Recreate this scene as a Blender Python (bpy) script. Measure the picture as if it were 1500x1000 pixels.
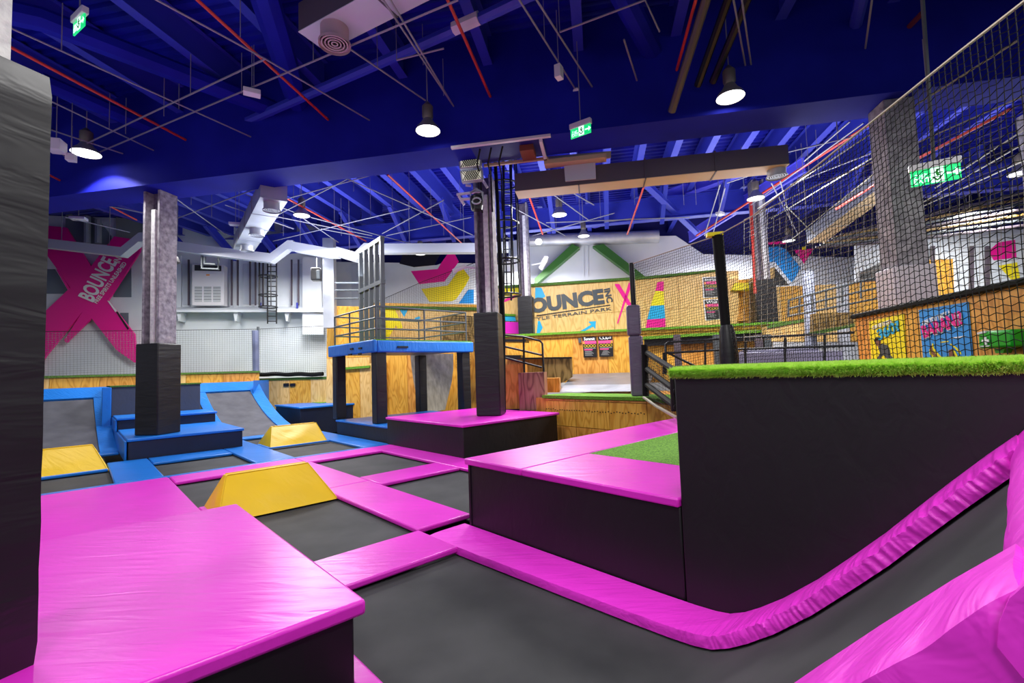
import bpy, math, random
from mathutils import Vector, Matrix, noise
for o in list(bpy.data.objects): bpy.data.objects.remove(o)
random.seed(7)
S=bpy.context.scene
COL=S.collection
def V3(*a): return Vector(a)
# ------------------------------------------------------------------ camera
H=1.75; F=685.0
PITCH=math.radians(3.514); ROLL=math.radians(-2.0)
cam_d=bpy.data.cameras.new('camera'); cam_d.sensor_width=36; cam_d.lens=36*F/1500; cam_d.clip_start=.05; cam_d.clip_end=200
cam=bpy.data.objects.new('camera',cam_d); COL.objects.link(cam)
_cp,_sp=math.cos(PITCH),math.sin(PITCH); _cr,_sr=math.cos(ROLL),math.sin(ROLL)
_P0=Matrix(((1,0,0),(0,0,-1),(0,1,0))); _P=Matrix(((1,0,0),(0,_cp,_sp),(0,-_sp,_cp))); _Q=Matrix(((_cr,-_sr,0),(_sr,_cr,0),(0,0,1)))
MW=_Q@_P@_P0                      # world -> (right, down, forward)
MWT=MW.transposed()
X=MWT@V3(1,0,0); Yd=MWT@V3(0,1,0); Zf=MWT@V3(0,0,1)
Rm=Matrix((X,-Yd,-Zf)).transposed().to_4x4()
cam.matrix_world=Matrix.Translation((0,0,H))@Rm
S.camera=cam
# ------------------------------------------------------------------ world, exposure
S.view_settings.view_transform='Standard'; S.view_settings.look='None'; S.view_settings.gamma=1; S.view_settings.use_curve_mapping=False
S.view_settings.exposure=0.0
w=bpy.data.worlds.new('world'); S.world=w; w.use_nodes=True
w.node_tree.nodes['Background'].inputs[0].default_value=(.80,.84,1.0,1); w.node_tree.nodes['Background'].inputs[1].default_value=.42
# ------------------------------------------------------------------ survey frames
# the trampoline court is turned 47.1 deg, the hall 10.3 deg against the view direction
def frame(deg):
    a=math.radians(deg); return Vector((math.sin(a),math.cos(a)))
EA=frame(47.1); EB=frame(47.1-90); EC=frame(10.29); ED=frame(100.29)
def G(a,b,z=0.): v=EA*a+EB*b; return V3(v.x,v.y,z)
def Hh(d,c,z=0.): v=ED*d+EC*c; return V3(v.x,v.y,z)
def ray(px,py): return MWT@V3((px-750)/F,(py-500)/F,1)
def U(px,py,z): d=ray(px,py); return V3(0,0,H)+d*((z-H)/d.z)
def VP(px,py,n,c): d=ray(px,py); return V3(0,0,H)+d*(c/(n.x*d.x+n.y*d.y))
def PC(px,py,c): return VP(px,py,EC,c)
def PB(px,py,c): return VP(px,py,EB,c)
def PA(px,py,c): return VP(px,py,EA,c)
def PY(px,py,c): return VP(px,py,Vector((0,1)),c)
# ------------------------------------------------------------------ added fill lights
def area(name,loc,size,power,col=(1,1,1),rot=(0,0,0),sy=None):
    l=bpy.data.lights.new(name,'AREA'); l.energy=power; l.size=size; l.color=col
    if sy: l.shape='RECTANGLE'; l.size_y=sy
    o=bpy.data.objects.new(name,l); o.location=loc; o.rotation_euler=rot; COL.objects.link(o); return o
HZ=math.radians(-10.29)
for i,(d,c,p) in enumerate([(-7,3.5,220),(0.5,3.0,230),(7,4.5,230),(-6,-3.5,340),(1,-3.5,340),(-9,14.0,560),(-1.5,14.0,620),(5.5,13.5,560),(11,12,480),(-3,20.6,560),(6,20.6,600),(-14.5,13.5,300),(-11.5,17,260),(13,18,520)]):
    area('hall_fill',Hh(d,c,6.5),1.6,p,(1,.985,.97),(0,0,HZ))  # added fill areas brightening the court and back walls; no fittings drawn
# added upward fill areas below lamp height, brightening the blue roof
for i,(d,c,p) in enumerate([(-9,14,260),(-2.2,14.4,260),(5,14.2,220),(10.5,14,170),(-4.5,4.5,22),(-10,4.5,30),(-2,20.5,160),(6,20.5,150)]):
    area('roof_fill',Hh(d,c,4.9),3.2,p,(.8,.85,1),(math.pi,0,-HZ))
# ------------------------------------------------------------------ mesh builder
class MB:
    def __init__(s): s.v=[]; s.f=[]
    def quad_prism(s,bot,top):
        n=len(bot); o=len(s.v); s.v+= [Vector(p) for p in bot]+[Vector(p) for p in top]
        s.f.append(tuple(o+i for i in reversed(range(n)))); s.f.append(tuple(o+n+i for i in range(n)))
        for i in range(n): j=(i+1)%n; s.f.append((o+i,o+j,o+n+j,o+n+i))
        return s
    def gbox(s,a0,a1,b0,b1,z0,z1):
        return s.quad_prism([G(a0,b0,z0),G(a1,b0,z0),G(a1,b1,z0),G(a0,b1,z0)],[G(a0,b0,z1),G(a1,b0,z1),G(a1,b1,z1),G(a0,b1,z1)])
    def hbox(s,d0,d1,c0,c1,z0,z1):
        return s.quad_prism([Hh(d0,c0,z0),Hh(d1,c0,z0),Hh(d1,c1,z0),Hh(d0,c1,z0)],[Hh(d0,c0,z1),Hh(d1,c0,z1),Hh(d1,c1,z1),Hh(d0,c1,z1)])
    def obox(s,c,x,y,z,sx,sy,sz):
        x=Vector(x).normalized()*sx/2; y=Vector(y).normalized()*sy/2; z=Vector(z).normalized()*sz/2; c=Vector(c)
        return s.quad_prism([c-x-y-z,c+x-y-z,c+x+y-z,c-x+y-z],[c-x-y+z,c+x-y+z,c+x+y+z,c-x+y+z])
    def tube(s,pts,r,n=6,closed=False,rs=None,caps=True):
        pts=[Vector(p) for p in pts]; m=len(pts); o=len(s.v)
        for i,p in enumerate(pts):
            if closed: t=pts[(i+1)%m]-pts[i-1]
            else: t=pts[min(i+1,m-1)]-pts[max(i-1,0)]
            t.normalize(); u=t.cross(V3(0,0,1))
            if u.length<.05: u=t.cross(V3(1,0,0))
            u.normalize(); w_=u.cross(t); rr=rs[i] if rs else r
            for k in range(n):
                an=2*math.pi*(k+.5)/n; s.v.append(p+(u*math.cos(an)+w_*math.sin(an))*rr)
        for i in range(m if closed else m-1):
            j=(i+1)%m
            for k in range(n):
                l=(k+1)%n; s.f.append((o+i*n+k,o+i*n+l,o+j*n+l,o+j*n+k))
        if caps and not closed:
            s.f.append(tuple(o+k for k in range(n))); s.f.append(tuple(o+(m-1)*n+k for k in reversed(range(n))))
        return s
    def lathe(s,c,prof,n=20,axis=(0,0,1)):
        c=Vector(c); ax=Vector(axis).normalized(); u=ax.orthogonal().normalized(); w_=ax.cross(u); o=len(s.v)
        for r,h in prof:
            for k in range(n):
                an=2*math.pi*k/n; s.v.append(c+ax*h+(u*math.cos(an)+w_*math.sin(an))*max(r,.001))
        for i in range(len(prof)-1):
            for k in range(n):
                l=(k+1)%n; s.f.append((o+i*n+k,o+i*n+l,o+(i+1)*n+l,o+(i+1)*n+k))
        return s
    def ext(s,pts,off):
        pts=[Vector(p) for p in pts]; return s.quad_prism(pts,[p+Vector(off) for p in pts])
    def sweep(s,prof,th,sub=None):
        """prof: list of (left point, right point) ; slab of thickness th hanging under it"""
        o=len(s.v); m=len(prof)
        for i,(l,r) in enumerate(prof):
            l=Vector(l); r=Vector(r)
            a=(Vector(prof[max(i-1,0)][0])); b=(Vector(prof[min(i+1,m-1)][0])); t=(b-a).normalized(); n=(r-l).cross(t).normalized()
            if n.z<0: n=-n
            s.v+=[l,r,r-n*th,l-n*th]
        for i in range(m-1):
            for k in range(4):
                l=(k+1)%4; s.f.append((o+i*4+k,o+i*4+l,o+(i+1)*4+l,o+(i+1)*4+k))
        s.f.append((o,o+1,o+2,o+3)); q=o+(m-1)*4; s.f.append((q+3,q+2,q+1,q)); return s
def fixn(me):
    import bmesh
    bm=bmesh.new(); bm.from_mesh(me); bmesh.ops.recalc_face_normals(bm,faces=bm.faces); bm.to_mesh(me); bm.free()
ORG={}
def link(o): COL.objects.link(o); return o
def tag(o,label=None,cat=None,group=None,kind=None):
    if label: o['label']=label
    if cat: o['category']=cat
    if group: o['group']=group
    if kind: o['kind']=kind
    return o
def base(vs):
    n=len(vs); zs=min(v.z for v in vs); return V3(sum(v.x for v in vs)/n,sum(v.y for v in vs)/n,zs)
def obj(name,mb,mat,parent=None,bevel=0,smooth=False,seg=2,org=None):
    if parent is not None: og=ORG[parent.name]
    else: og=Vector(org) if org else base(mb.v)
    me=bpy.data.meshes.new(name); me.from_pydata([tuple(v-og) for v in mb.v],[],mb.f); me.update()
    if len(mb.f)<60000: fixn(me)
    me.materials.append(mat)
    o=bpy.data.objects.new(name,me); link(o)
    if smooth:
        for p in me.polygons: p.use_smooth=True
        try: me.set_sharp_from_angle(angle=math.radians(40))
        except Exception: pass
    if bevel:
        b=o.modifiers.new('bevel','BEVEL'); b.width=bevel; b.segments=seg; b.limit_method='ANGLE'; b.angle_limit=math.radians(30); b.harden_normals=False
        for p in me.polygons: p.use_smooth=True
        try: me.set_sharp_from_angle(angle=math.radians(60))
        except Exception: pass
    if parent is not None: o.parent=parent
    else: o.location=og
    ORG[o.name]=og
    return o
def thing(name,label,cat,loc,group=None):
    o=bpy.data.objects.new(name,None); o.empty_display_size=.1; link(o); o.location=loc; ORG[o.name]=Vector(loc)
    return tag(o,label,cat,group)
def struct(name,mb,mat,parent=None):
    o=obj(name,mb,mat,parent)
    if parent is None: o['kind']='structure'
    return o
def copy_tree(o,loc,label=None,rotz=0):
    c=o.copy(); link(c); c.location=loc; c.rotation_euler=(0,0,rotz); ORG[c.name]=Vector(loc)
    if label: c['label']=label
    for ch in list(o.children):
        d=ch.copy(); link(d); d.parent=c
        for g in list(ch.children):
            e=g.copy(); link(e); e.parent=d
    return c
# ------------------------------------------------------------------ materials
def srgb(r,g,b):
    f=lambda c:(c/255/12.92) if c/255<=.04045 else ((c/255+.055)/1.055)**2.4
    return (f(r),f(g),f(b),1)
def mat(name,col,rough=.5,metal=0,spec=.5,emit=None,es=0,coat=0):
    m=bpy.data.materials.new(name); m.use_nodes=True; nt=m.node_tree; b=nt.nodes['Principled BSDF']
    b.inputs['Base Color'].default_value=col; b.inputs['Roughness'].default_value=rough; b.inputs['Metallic'].default_value=metal
    b.inputs['Specular IOR Level'].default_value=spec
    if coat: b.inputs['Coat Weight'].default_value=coat
    if emit: b.inputs['Emission Color'].default_value=emit; b.inputs['Emission Strength'].default_value=es
    return m
def N(m,t,**k):
    n=m.node_tree.nodes.new(t)
    for a,v in k.items():
        if a in n.inputs: n.inputs[a].default_value=v
        else: setattr(n,a,v)
    return n
def L(m,a,b): m.node_tree.links.new(a,b)
def coords(m,scale=(1,1,1),rot=(0,0,0)):
    tc=N(m,'ShaderNodeTexCoord'); mp=N(m,'ShaderNodeMapping'); mp.inputs['Scale'].default_value=scale; mp.inputs['Rotation'].default_value=rot
    L(m,tc.outputs['Object'],mp.inputs['Vector']); return mp.outputs[0]
def bump(m,h,strength=.2,dist=.02):
    b=N(m,'ShaderNodeBump'); b.inputs['Strength'].default_value=strength; b.inputs['Distance'].default_value=dist
    L(m,h,b.inputs['Height']); L(m,b.outputs[0],m.node_tree.nodes['Principled BSDF'].inputs['Normal']); return b
def vary(m,c0,c1,scale=3,sc=(1,1,1),detail=3,rot=(0,0,0),lo=.3,hi=.7,bs=0,bd=.01,rl=None):
    v=coords(m,sc,rot); n=N(m,'ShaderNodeTexNoise'); n.inputs['Scale'].default_value=scale; n.inputs['Detail'].default_value=detail
    L(m,v,n.inputs['Vector']); r=N(m,'ShaderNodeValToRGB'); r.color_ramp.elements[0].color=c0; r.color_ramp.elements[1].color=c1
    r.color_ramp.elements[0].position=lo; r.color_ramp.elements[1].position=hi
    L(m,n.outputs[0],r.inputs[0]); L(m,r.outputs[0],m.node_tree.nodes['Principled BSDF'].inputs['Base Color'])
    if bs: bump(m,n.outputs[0],bs,bd)
    if rl:
        q=N(m,'ShaderNodeMapRange'); q.inputs[3].default_value=rl[0]; q.inputs[4].default_value=rl[1]; L(m,n.outputs[0],q.inputs[0]); L(m,q.outputs[0],m.node_tree.nodes['Principled BSDF'].inputs['Roughness'])
    return n
def vinyl(name,rgb,rough=.36,ang=0.8,ws=.35,k=.88,sc=(1.2,7,3)):
    c=srgb(*rgb); c0=tuple(x*k for x in c[:3])+(1,)
    m=mat(name,c,rough,spec=.5)
    vary(m,c0,c,1.3,detail=2)
    v=coords(m,sc,(0,0,ang)); n=N(m,'ShaderNodeTexNoise'); n.inputs['Scale'].default_value=1.6; n.inputs['Detail'].default_value=3; n.inputs['Distortion'].default_value=.7
    L(m,v,n.inputs['Vector'])
    bump(m,n.outputs[0],ws,.02); return m
PINK=vinyl('pink_vinyl',(232,46,206),.34,math.radians(42.9)); PINKW=vinyl('pink_vinyl_wrinkled',(240,52,216),.42,math.radians(-47),.75,.85,(1,6,5))
BLUE=vinyl('blue_vinyl',(22,118,214),.33,math.radians(42.9)); BLUEW=vinyl('blue_vinyl_wrinkled',(32,122,216),.36,math.radians(42.9),.9,.85,(2,12,2))
YEL=vinyl('yellow_vinyl',(242,198,2),.46,.3,.45,.9,(1,4,2)); BLKV=vinyl('black_vinyl',(24,22,27),.42,0,.55,.6,(.8,.8,4)); BLKS=vinyl('black_pad_side',(17,14,19),.5,0,.25,.6)
NAVY=vinyl('navy_vinyl',(20,30,56),.42,0,.3,.7); GREYV=vinyl('grey_mauve_vinyl',(112,102,126),.45,0,.7,.8,(2,2,6))
LAV=vinyl('lavender_mat_vinyl',(120,116,140),.4,.4,.6,.75)
SILV=vinyl('silver_vinyl',(178,181,190),.3,.4,.9,.6,(2,8,2))
BED=mat('trampoline_weave',srgb(58,58,60),.72,spec=.35)
vary(BED,srgb(46,47,49),srgb(66,66,68),1.6,detail=5,lo=.35,hi=.72)
def weave(m,s=240):
    v=coords(m); a=N(m,'ShaderNodeTexChecker'); a.inputs['Scale'].default_value=s; L(m,v,a.inputs['Vector']); bump(m,a.outputs['Fac'],.12,.002)
weave(BED)
BEDG=mat('wall_trampoline_weave',srgb(76,76,84),.65); vary(BEDG,srgb(68,68,76),srgb(88,88,96),2.2,detail=4)
def plywood(name,c0,c1,c2,seed=0.,k=15):
    m=mat(name,c1,.42,spec=.4); v=coords(m,(1.5,1.5,.42)); n=N(m,'ShaderNodeTexNoise'); n.inputs['Scale'].default_value=1.25; n.inputs['Detail'].default_value=2.2; n.noise_dimensions='4D'; n.inputs['W'].default_value=seed
    L(m,v,n.inputs['Vector']); mu=N(m,'ShaderNodeMath',operation='MULTIPLY'); mu.inputs[1].default_value=k*6.28; L(m,n.outputs[0],mu.inputs[0])
    si=N(m,'ShaderNodeMath',operation='SINE'); L(m,mu.outputs[0],si.inputs[0]); r=N(m,'ShaderNodeValToRGB'); e=r.color_ramp.elements; e[0].color=c0; e[1].color=c2; e[0].position=.0; e[1].position=1
    x=e.new(.35); x.color=c1; mr=N(m,'ShaderNodeMapRange'); mr.inputs[1].default_value=-1; mr.inputs[2].default_value=1; L(m,si.outputs[0],mr.inputs[0]); L(m,mr.outputs[0],r.inputs[0])
    v2=coords(m,(14,14,.8)); n2=N(m,'ShaderNodeTexNoise'); n2.inputs['Scale'].default_value=2; n2.inputs['Detail'].default_value=4; L(m,v2,n2.inputs['Vector'])
    mx=N(m,'ShaderNodeMix',data_type='RGBA',blend_type='MULTIPLY'); mx.inputs[0].default_value=.55
    r2=N(m,'ShaderNodeValToRGB'); r2.color_ramp.elements[0].color=(.74,.70,.62,1); r2.color_ramp.elements[1].color=(1.05,1.05,1.05,1); r2.color_ramp.elements[0].position=.3; r2.color_ramp.elements[1].position=.6; L(m,n2.outputs[0],r2.inputs[0])
    L(m,r.outputs[0],mx.inputs[6]); L(m,r2.outputs[0],mx.inputs[7]); L(m,mx.outputs[2],m.node_tree.nodes['Principled BSDF'].inputs['Base Color']); return m
PLYA=plywood('plywood_honey',srgb(208,146,50),srgb(226,168,64),srgb(232,177,74),0)
PLYB=plywood('plywood_pale',srgb(220,174,102),srgb(233,192,120),srgb(237,198,128),3.3)
PLYC=plywood('plywood_orange',srgb(196,130,52),srgb(219,153,68),srgb(226,162,78),7.1)
PLYD=plywood('plywood_olive',srgb(96,74,34),srgb(140,112,62),srgb(156,128,76),5.)
PLYG=plywood('plywood_grey_worn',srgb(120,104,88),srgb(152,138,120),srgb(166,152,134),9.,9)
SLIDE=mat('worn_grey_board',srgb(205,196,176),.5); vary(SLIDE,srgb(176,166,146),srgb(224,216,198),2.2,sc=(4,4,.5),detail=5)
PLYR=plywood('plywood_rosy',srgb(128,82,72),srgb(166,116,98),srgb(178,130,110),2.)
PALEV=vinyl('pale_pinkish_vinyl',(205,196,206),.4,0,.5,.85)
TURF=mat('artificial_turf',srgb(96,150,36),.75,spec=.25); vary(TURF,srgb(62,110,22),srgb(128,186,56),55,detail=4,lo=.32,hi=.66,bs=.9,bd=.03)
TURFB=mat('turf_blade',srgb(176,222,84),.6,spec=.3); vary(TURFB,srgb(160,214,60),srgb(226,252,140),30,detail=2)
_nt=TURFB.node_tree; _tr=_nt.nodes.new('ShaderNodeBsdfTranslucent'); _tr.inputs[0].default_value=srgb(190,236,90); _mx=_nt.nodes.new('ShaderNodeMixShader'); _mx.inputs[0].default_value=.4
_nt.links.new(_nt.nodes['Principled BSDF'].outputs[0],_mx.inputs[1]); _nt.links.new(_tr.outputs[0],_mx.inputs[2]); _nt.links.new(_mx.outputs[0],[n for n in _nt.nodes if n.type=='OUTPUT_MATERIAL'][0].inputs[0])
DTURF=mat('dark_turf_edge',srgb(64,100,34),.8); vary(DTURF,srgb(40,70,20),srgb(96,138,48),40,detail=4,bs=.6,bd=.02)
WHITE=mat('white_painted_wall',srgb(222,228,232),.6); vary(WHITE,srgb(212,220,226),srgb(228,233,236),.8,detail=4)
OFFW=mat('pale_grey_wall',srgb(196,204,214),.6); vary(OFFW,srgb(188,197,208),srgb(204,211,220),.7,detail=3)
DBLU=mat('blue_deck_paint',srgb(6,16,160),.5); vary(DBLU,srgb(4,10,140),srgb(8,22,176),1.5)
BBLU=mat('blue_beam_paint',srgb(22,26,156),.7,spec=.15); vary(BBLU,srgb(18,22,142),srgb(26,32,168),.8)
PBLU=mat('purlin_blue_paint',srgb(52,62,188),.45)
BRBL=mat('bright_blue_steel',srgb(92,90,236),.4)
DKBL=mat('dark_blue_wall',srgb(24,26,120),.6)
CONC=mat('concrete_spray',srgb(150,145,152),.9); vary(CONC,srgb(112,106,116),srgb(176,170,176),9,detail=6,lo=.3,hi=.7,bs=.7,bd=.02)
CONL=mat('fireproofing_pale',srgb(226,224,222),.9); vary(CONL,srgb(200,196,198),srgb(240,238,234),12,detail=6,bs=.8,bd=.02)
CWEB=mat('column_web_purple_grey',srgb(104,92,112),.9); vary(CWEB,srgb(82,70,92),srgb(122,112,128),9,detail=5,bs=.5,bd=.02)
STEEL=mat('grey_conduit',srgb(150,148,158),.5,.3); GALV=mat('galvanised_duct',srgb(176,180,188),.45,.4); vary(GALV,srgb(156,160,170),srgb(190,194,200),1.2,detail=3)
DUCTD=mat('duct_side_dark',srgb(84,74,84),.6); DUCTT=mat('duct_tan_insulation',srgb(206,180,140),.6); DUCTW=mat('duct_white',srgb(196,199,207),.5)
BLK=mat('black_steel',srgb(24,24,28),.4,.3); GRST=mat('grey_painted_steel',srgb(84,90,94),.45,.3); RED=mat('red_pipe',srgb(206,60,48),.4); ROPE=mat('black_net_cord',srgb(18,18,18),.75,spec=.2); ROPEG=mat('pale_net_cord',srgb(150,146,132),.7); ROPEL=mat('grey_net_cord',srgb(96,100,98),.8); RP=mat('pale_rope',srgb(176,168,150),.8)
MAG=mat('magenta_paint',srgb(238,8,144),.4); CYAN=mat('cyan_paint',srgb(20,168,220),.45); YELP=mat('yellow_paint',srgb(244,226,10),.45); FUCH=mat('fuchsia_paint',srgb(236,10,200),.45); INK=mat('charcoal_paint',srgb(60,68,76),.5); WPRT=mat('white_print',srgb(240,240,240),.5); PBLK=mat('poster_black',srgb(26,24,26),.35); PGRY=mat('poster_grey_print',srgb(150,150,150),.5); PPNK=mat('poster_pink',srgb(236,76,140),.5); PYEL=mat('poster_yellow',srgb(226,200,40),.5); ORNG=mat('orange_print',srgb(240,150,50),.5); SKIN=mat('brown_print',srgb(120,72,50),.6); BLUP=mat('sky_blue_paint',srgb(24,140,220),.5); GRNP=mat('green_painted_steel',srgb(46,98,30),.5); GRNB=mat('green_plastic',srgb(10,158,30),.35)
LAMPW=mat('lamp_glass',(1,1,1,1),.4,emit=(1,1,.98,1),es=9); LAMPS=mat('lamp_glass_soft',(1,1,1,1),.4,emit=(1,1,.96,1),es=2.2); EXITG=mat('exit_green_lit',srgb(20,190,110),.4,emit=srgb(20,214,120),es=1.0); EXITW=mat('exit_white_lit',srgb(220,255,240),.4,emit=srgb(210,255,236),es=1.4)
FLOORM=mat('concrete_floor',srgb(74,74,78),.8); vary(FLOORM,srgb(60,60,64),srgb(88,88,90),1,detail=5)
WPL=mat('white_plastic',srgb(226,224,226),.4); GLASS=mat('window_grey_glass',srgb(106,118,128),.25)
# ================================================================== STRUCTURE
struct('floor',MB().hbox(-32,30,-14,40,-.6,-.5),FLOORM)
# ceiling: ribbed deck, purlins, main beam
ce=MB(); rib=.26; c=-14.; prof=[]
while c<30: prof+=[(c,8.98),(c+.10,8.98),(c+.13,9.05),(c+.23,9.05)]; c+=rib
o=0
for i,(cc,z) in enumerate(prof):
    ce.v+=[Hh(-32,cc,z),Hh(30,cc,z)]
    if i: ce.f.append((2*i-2,2*i-1,2*i+1,2*i))
ceil=struct('ceiling',ce,DBLU)
def ibeam(mb,p0,p1,h,wf,t=.02,up=V3(0,0,1)):
    p0=Vector(p0); p1=Vector(p1); x=(p1-p0).normalized(); y=up.cross(x).normalized(); z=x.cross(y); ln=(p1-p0).length; c=(p0+p1)/2
    mb.obox(c+z*t/2,x,y,z,ln,wf,t); mb.obox(c+z*(h-t/2),x,y,z,ln,wf,t); mb.obox(c+z*h/2,x,y,z,ln,t,h-2*t); return mb
for k in range(-8,9):
    d=-1.05*0-.1+1.93*k
    obj('purlin',ibeam(MB(),Hh(d,-13,8.3),Hh(d,9.5,8.3),.66,.2),PBLU,ceil)
for k in range(-13,17):
    d=-5.6+1.03*k
    if d<-18 or d>24: continue
    obj('purlin',ibeam(MB(),Hh(d,10.3,8.25),Hh(d,18.2,8.25),.7,.2),PBLU,ceil)
    if k%2==0: obj('knee_brace',ibeam(MB(),Hh(d,16.6,8.2),Hh(d,18.3,7.1),.3,.16),PBLU,ceil)
for k in range(-9,12):
    d=-.1+1.93*k
    obj('purlin',ibeam(MB(),Hh(d,18.4,8.3),Hh(d,24,8.3),.66,.2),PBLU,ceil)
obj('main_beam',MB().hbox(-30,26,9.45,10.38,6.6,8.98),BBLU,ceil)
obj('rear_beam',ibeam(MB(),Hh(-20,18.4,7.3),Hh(26,18.4,7.3),.85,.35,.03),PBLU,ceil)
obj('diagonal_girder',ibeam(MB(),PC(868,334,22.5),U(1150,235,8.0),.42,.32,.03),BRBL,ceil)
obj('diagonal_girder',ibeam(MB(),U(935,262,7.9),PC(1023,345,20.5),.16,.22,.02),PBLU,ceil)
obj('diagonal_girder',ibeam(MB(),PC(1010,355,22),U(1180,252,7.6),.5,.1,.03),BRBL,ceil)
# walls
WLd=Vector((math.sin(math.radians(77)),math.cos(math.radians(77)))); WLn=Vector((-WLd.y,WLd.x)); WLc=WLn.dot(Vector((-14.5,20.5)))
def PL(px,py,off=0): return VP(px,py,WLn,WLc-off)
nL=V3(WLn.x,WLn.y,0)
a0=PL(480,400); a1=PL(-260,400)
struct('wall_left',MB().ext([V3(a1.x,a1.y,-.5),V3(a0.x,a0.y,-.5),V3(a0.x,a0.y,8.95),V3(a1.x,a1.y,8.95)],nL*.3),WHITE)
struct('wall_back',MB().hbox(-14,26,24,24.3,-.5,8.97),DKBL)
nC=V3(EC.x,EC.y,0); nD=V3(ED.x,ED.y,0)
def polyC(pts,c,th=.05,mb=None):
    mb=mb or MB(); return mb.ext([PC(x,y,c) for x,y in pts],nC*th)
tr=struct('wall_partition',polyC([(470,590),(470,383),(600,385),(608,391),(640,388),(648,385),(735,386),(760,372),(762,590)],22,.2),WHITE)
tr2=struct('wall_partition',polyC([(745,590),(745,352),(990,345),(1030,372),(1300,378),(1300,590)],23,.2),OFFW)
tr3=struct('wall_right',polyC([(1255,480),(1255,352),(1560,330),(1560,440)],21,.2),WHITE)
# darker strips of the partition; recess shade painted as a black sheet
obj('wall_strip',polyC([(515,447),(515,386),(537,386),(537,447)],21.96,.03),OFFW,tr)
obj('wall_recess_shade',polyC([(585,386),(590,372),(650,362),(636,388),(606,391)],21.9,.04),PBLK,tr)
for x in (855,861): obj('wall_seam',polyC([(x,405),(x,360),(x+.8,360),(x+.8,405)],22.96,.03),OFFW,tr2)
# ================================================================== COURT
def bed(label,a0,a1,b0,b1,z=-.075,m=BED):
    return tag(obj('trampoline_bed',MB().gbox(a0,a1,b0,b1,z-.012,z),m),label,'trampoline')
bed('grey trampoline bed right of the near pink platform, yellow ramp at its far edge',1.2,2.9,4.66,7.05)
bed('grey trampoline bed behind the largest yellow ramp, left half hidden by it',1.2,2.9,7.85,10.2)
bed('small grey trampoline bed in blue pads in front of the blue steps',1.2,2.8,10.96,13.05)
bed('grey trampoline bed in pink pads beside the low black pink-topped box',3.55,5.25,4.3,7.15)
bed('square grey trampoline bed in the middle of the pink pads',3.55,5.25,7.85,10.2)
bed('grey trampoline bed in blue pads before the middle yellow ramp',3.5,5.2,10.96,13.15)
bed('sliver of grey trampoline bed behind the middle yellow ramp',3.55,5.2,14.05,15.85)
bed('grey trampoline bed at the left before the far left yellow ramp',-2.4,.54,10.96,13.05)
bed('grey trampoline bed behind the far left yellow ramp',-2.4,.5,14.05,15.85)
def pad(label,m,a0,a1,b0,b1,z1=0.,z0=-.06,group=None):
    return tag(obj('safety_pad',MB().gbox(a0+.004,a1-.004,b0+.004,b1-.004,z0,z1),m,bevel=.018),label,'pad',group)
pad('long pink pad between the two largest near trampolines, running to the low box',PINK,2.83,3.6,4.72,7.5)
pad('pink pad strip between the square trampoline and the yellow ramp',PINK,2.83,3.6,7.5,10.16)
pad('pink pad strip along the foot of the black box with the padded column',PINK,5.19,5.8,4.4,10.16)
pad('pink cross pad in front of the square middle trampoline',PINK,3.6,5.19,7.1,7.88)
pad('pink cross pad under the largest yellow ramp',PINK,1.25,2.83,7.0,7.9)
pad('pink cross pad just right of the near platform corner',PINK,1.25,2.84,3.94,4.7)
pad('narrow pink pad along the pink and blue border, left part',PINK,1.27,3.5,10.16,10.86)
pad('narrow pink pad along the pink and blue border, right part',PINK,3.5,5.8,10.16,10.86)
pad('large smooth pink pad on the floor behind the near platform',PINK,-3.2,1.25,5.4,10.7,.015)
pad('thin pink edge pad on the far side of the large smooth pink pad',PINK,-3.2,1.25,10.7,10.86)
pad('thin blue pad edging the small trampoline before the steps',BLUE,-3.2,5.8,10.87,11.02)
pad('blue pad strip left of the small trampoline before the steps',BLUE,.5,1.22,11.03,14.0)
pad('blue pad strip between the steps and the middle yellow ramp',BLUE,2.77,3.56,11.03,15.7)
pad('blue pad strip along the foot of the blue canopy box',BLUE,5.16,5.84,11.03,15.7)
pad('blue cross pad right in front of the blue steps',BLUE,1.23,2.76,13.0,14.0)
pad('blue cross pad under the far left yellow ramp',BLUE,-3.2,.49,12.98,14.1)
pad('blue cross pad under the middle yellow ramp',BLUE,3.57,5.15,13.07,14.12)
pad('thin blue pad at the foot of the right curved trampoline wall',BLUE,3.3,5.84,15.75,16.3)
pad('thin blue pad at the foot of the left curved trampoline wall',BLUE,-3.2,.8,15.75,16.3)
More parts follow.
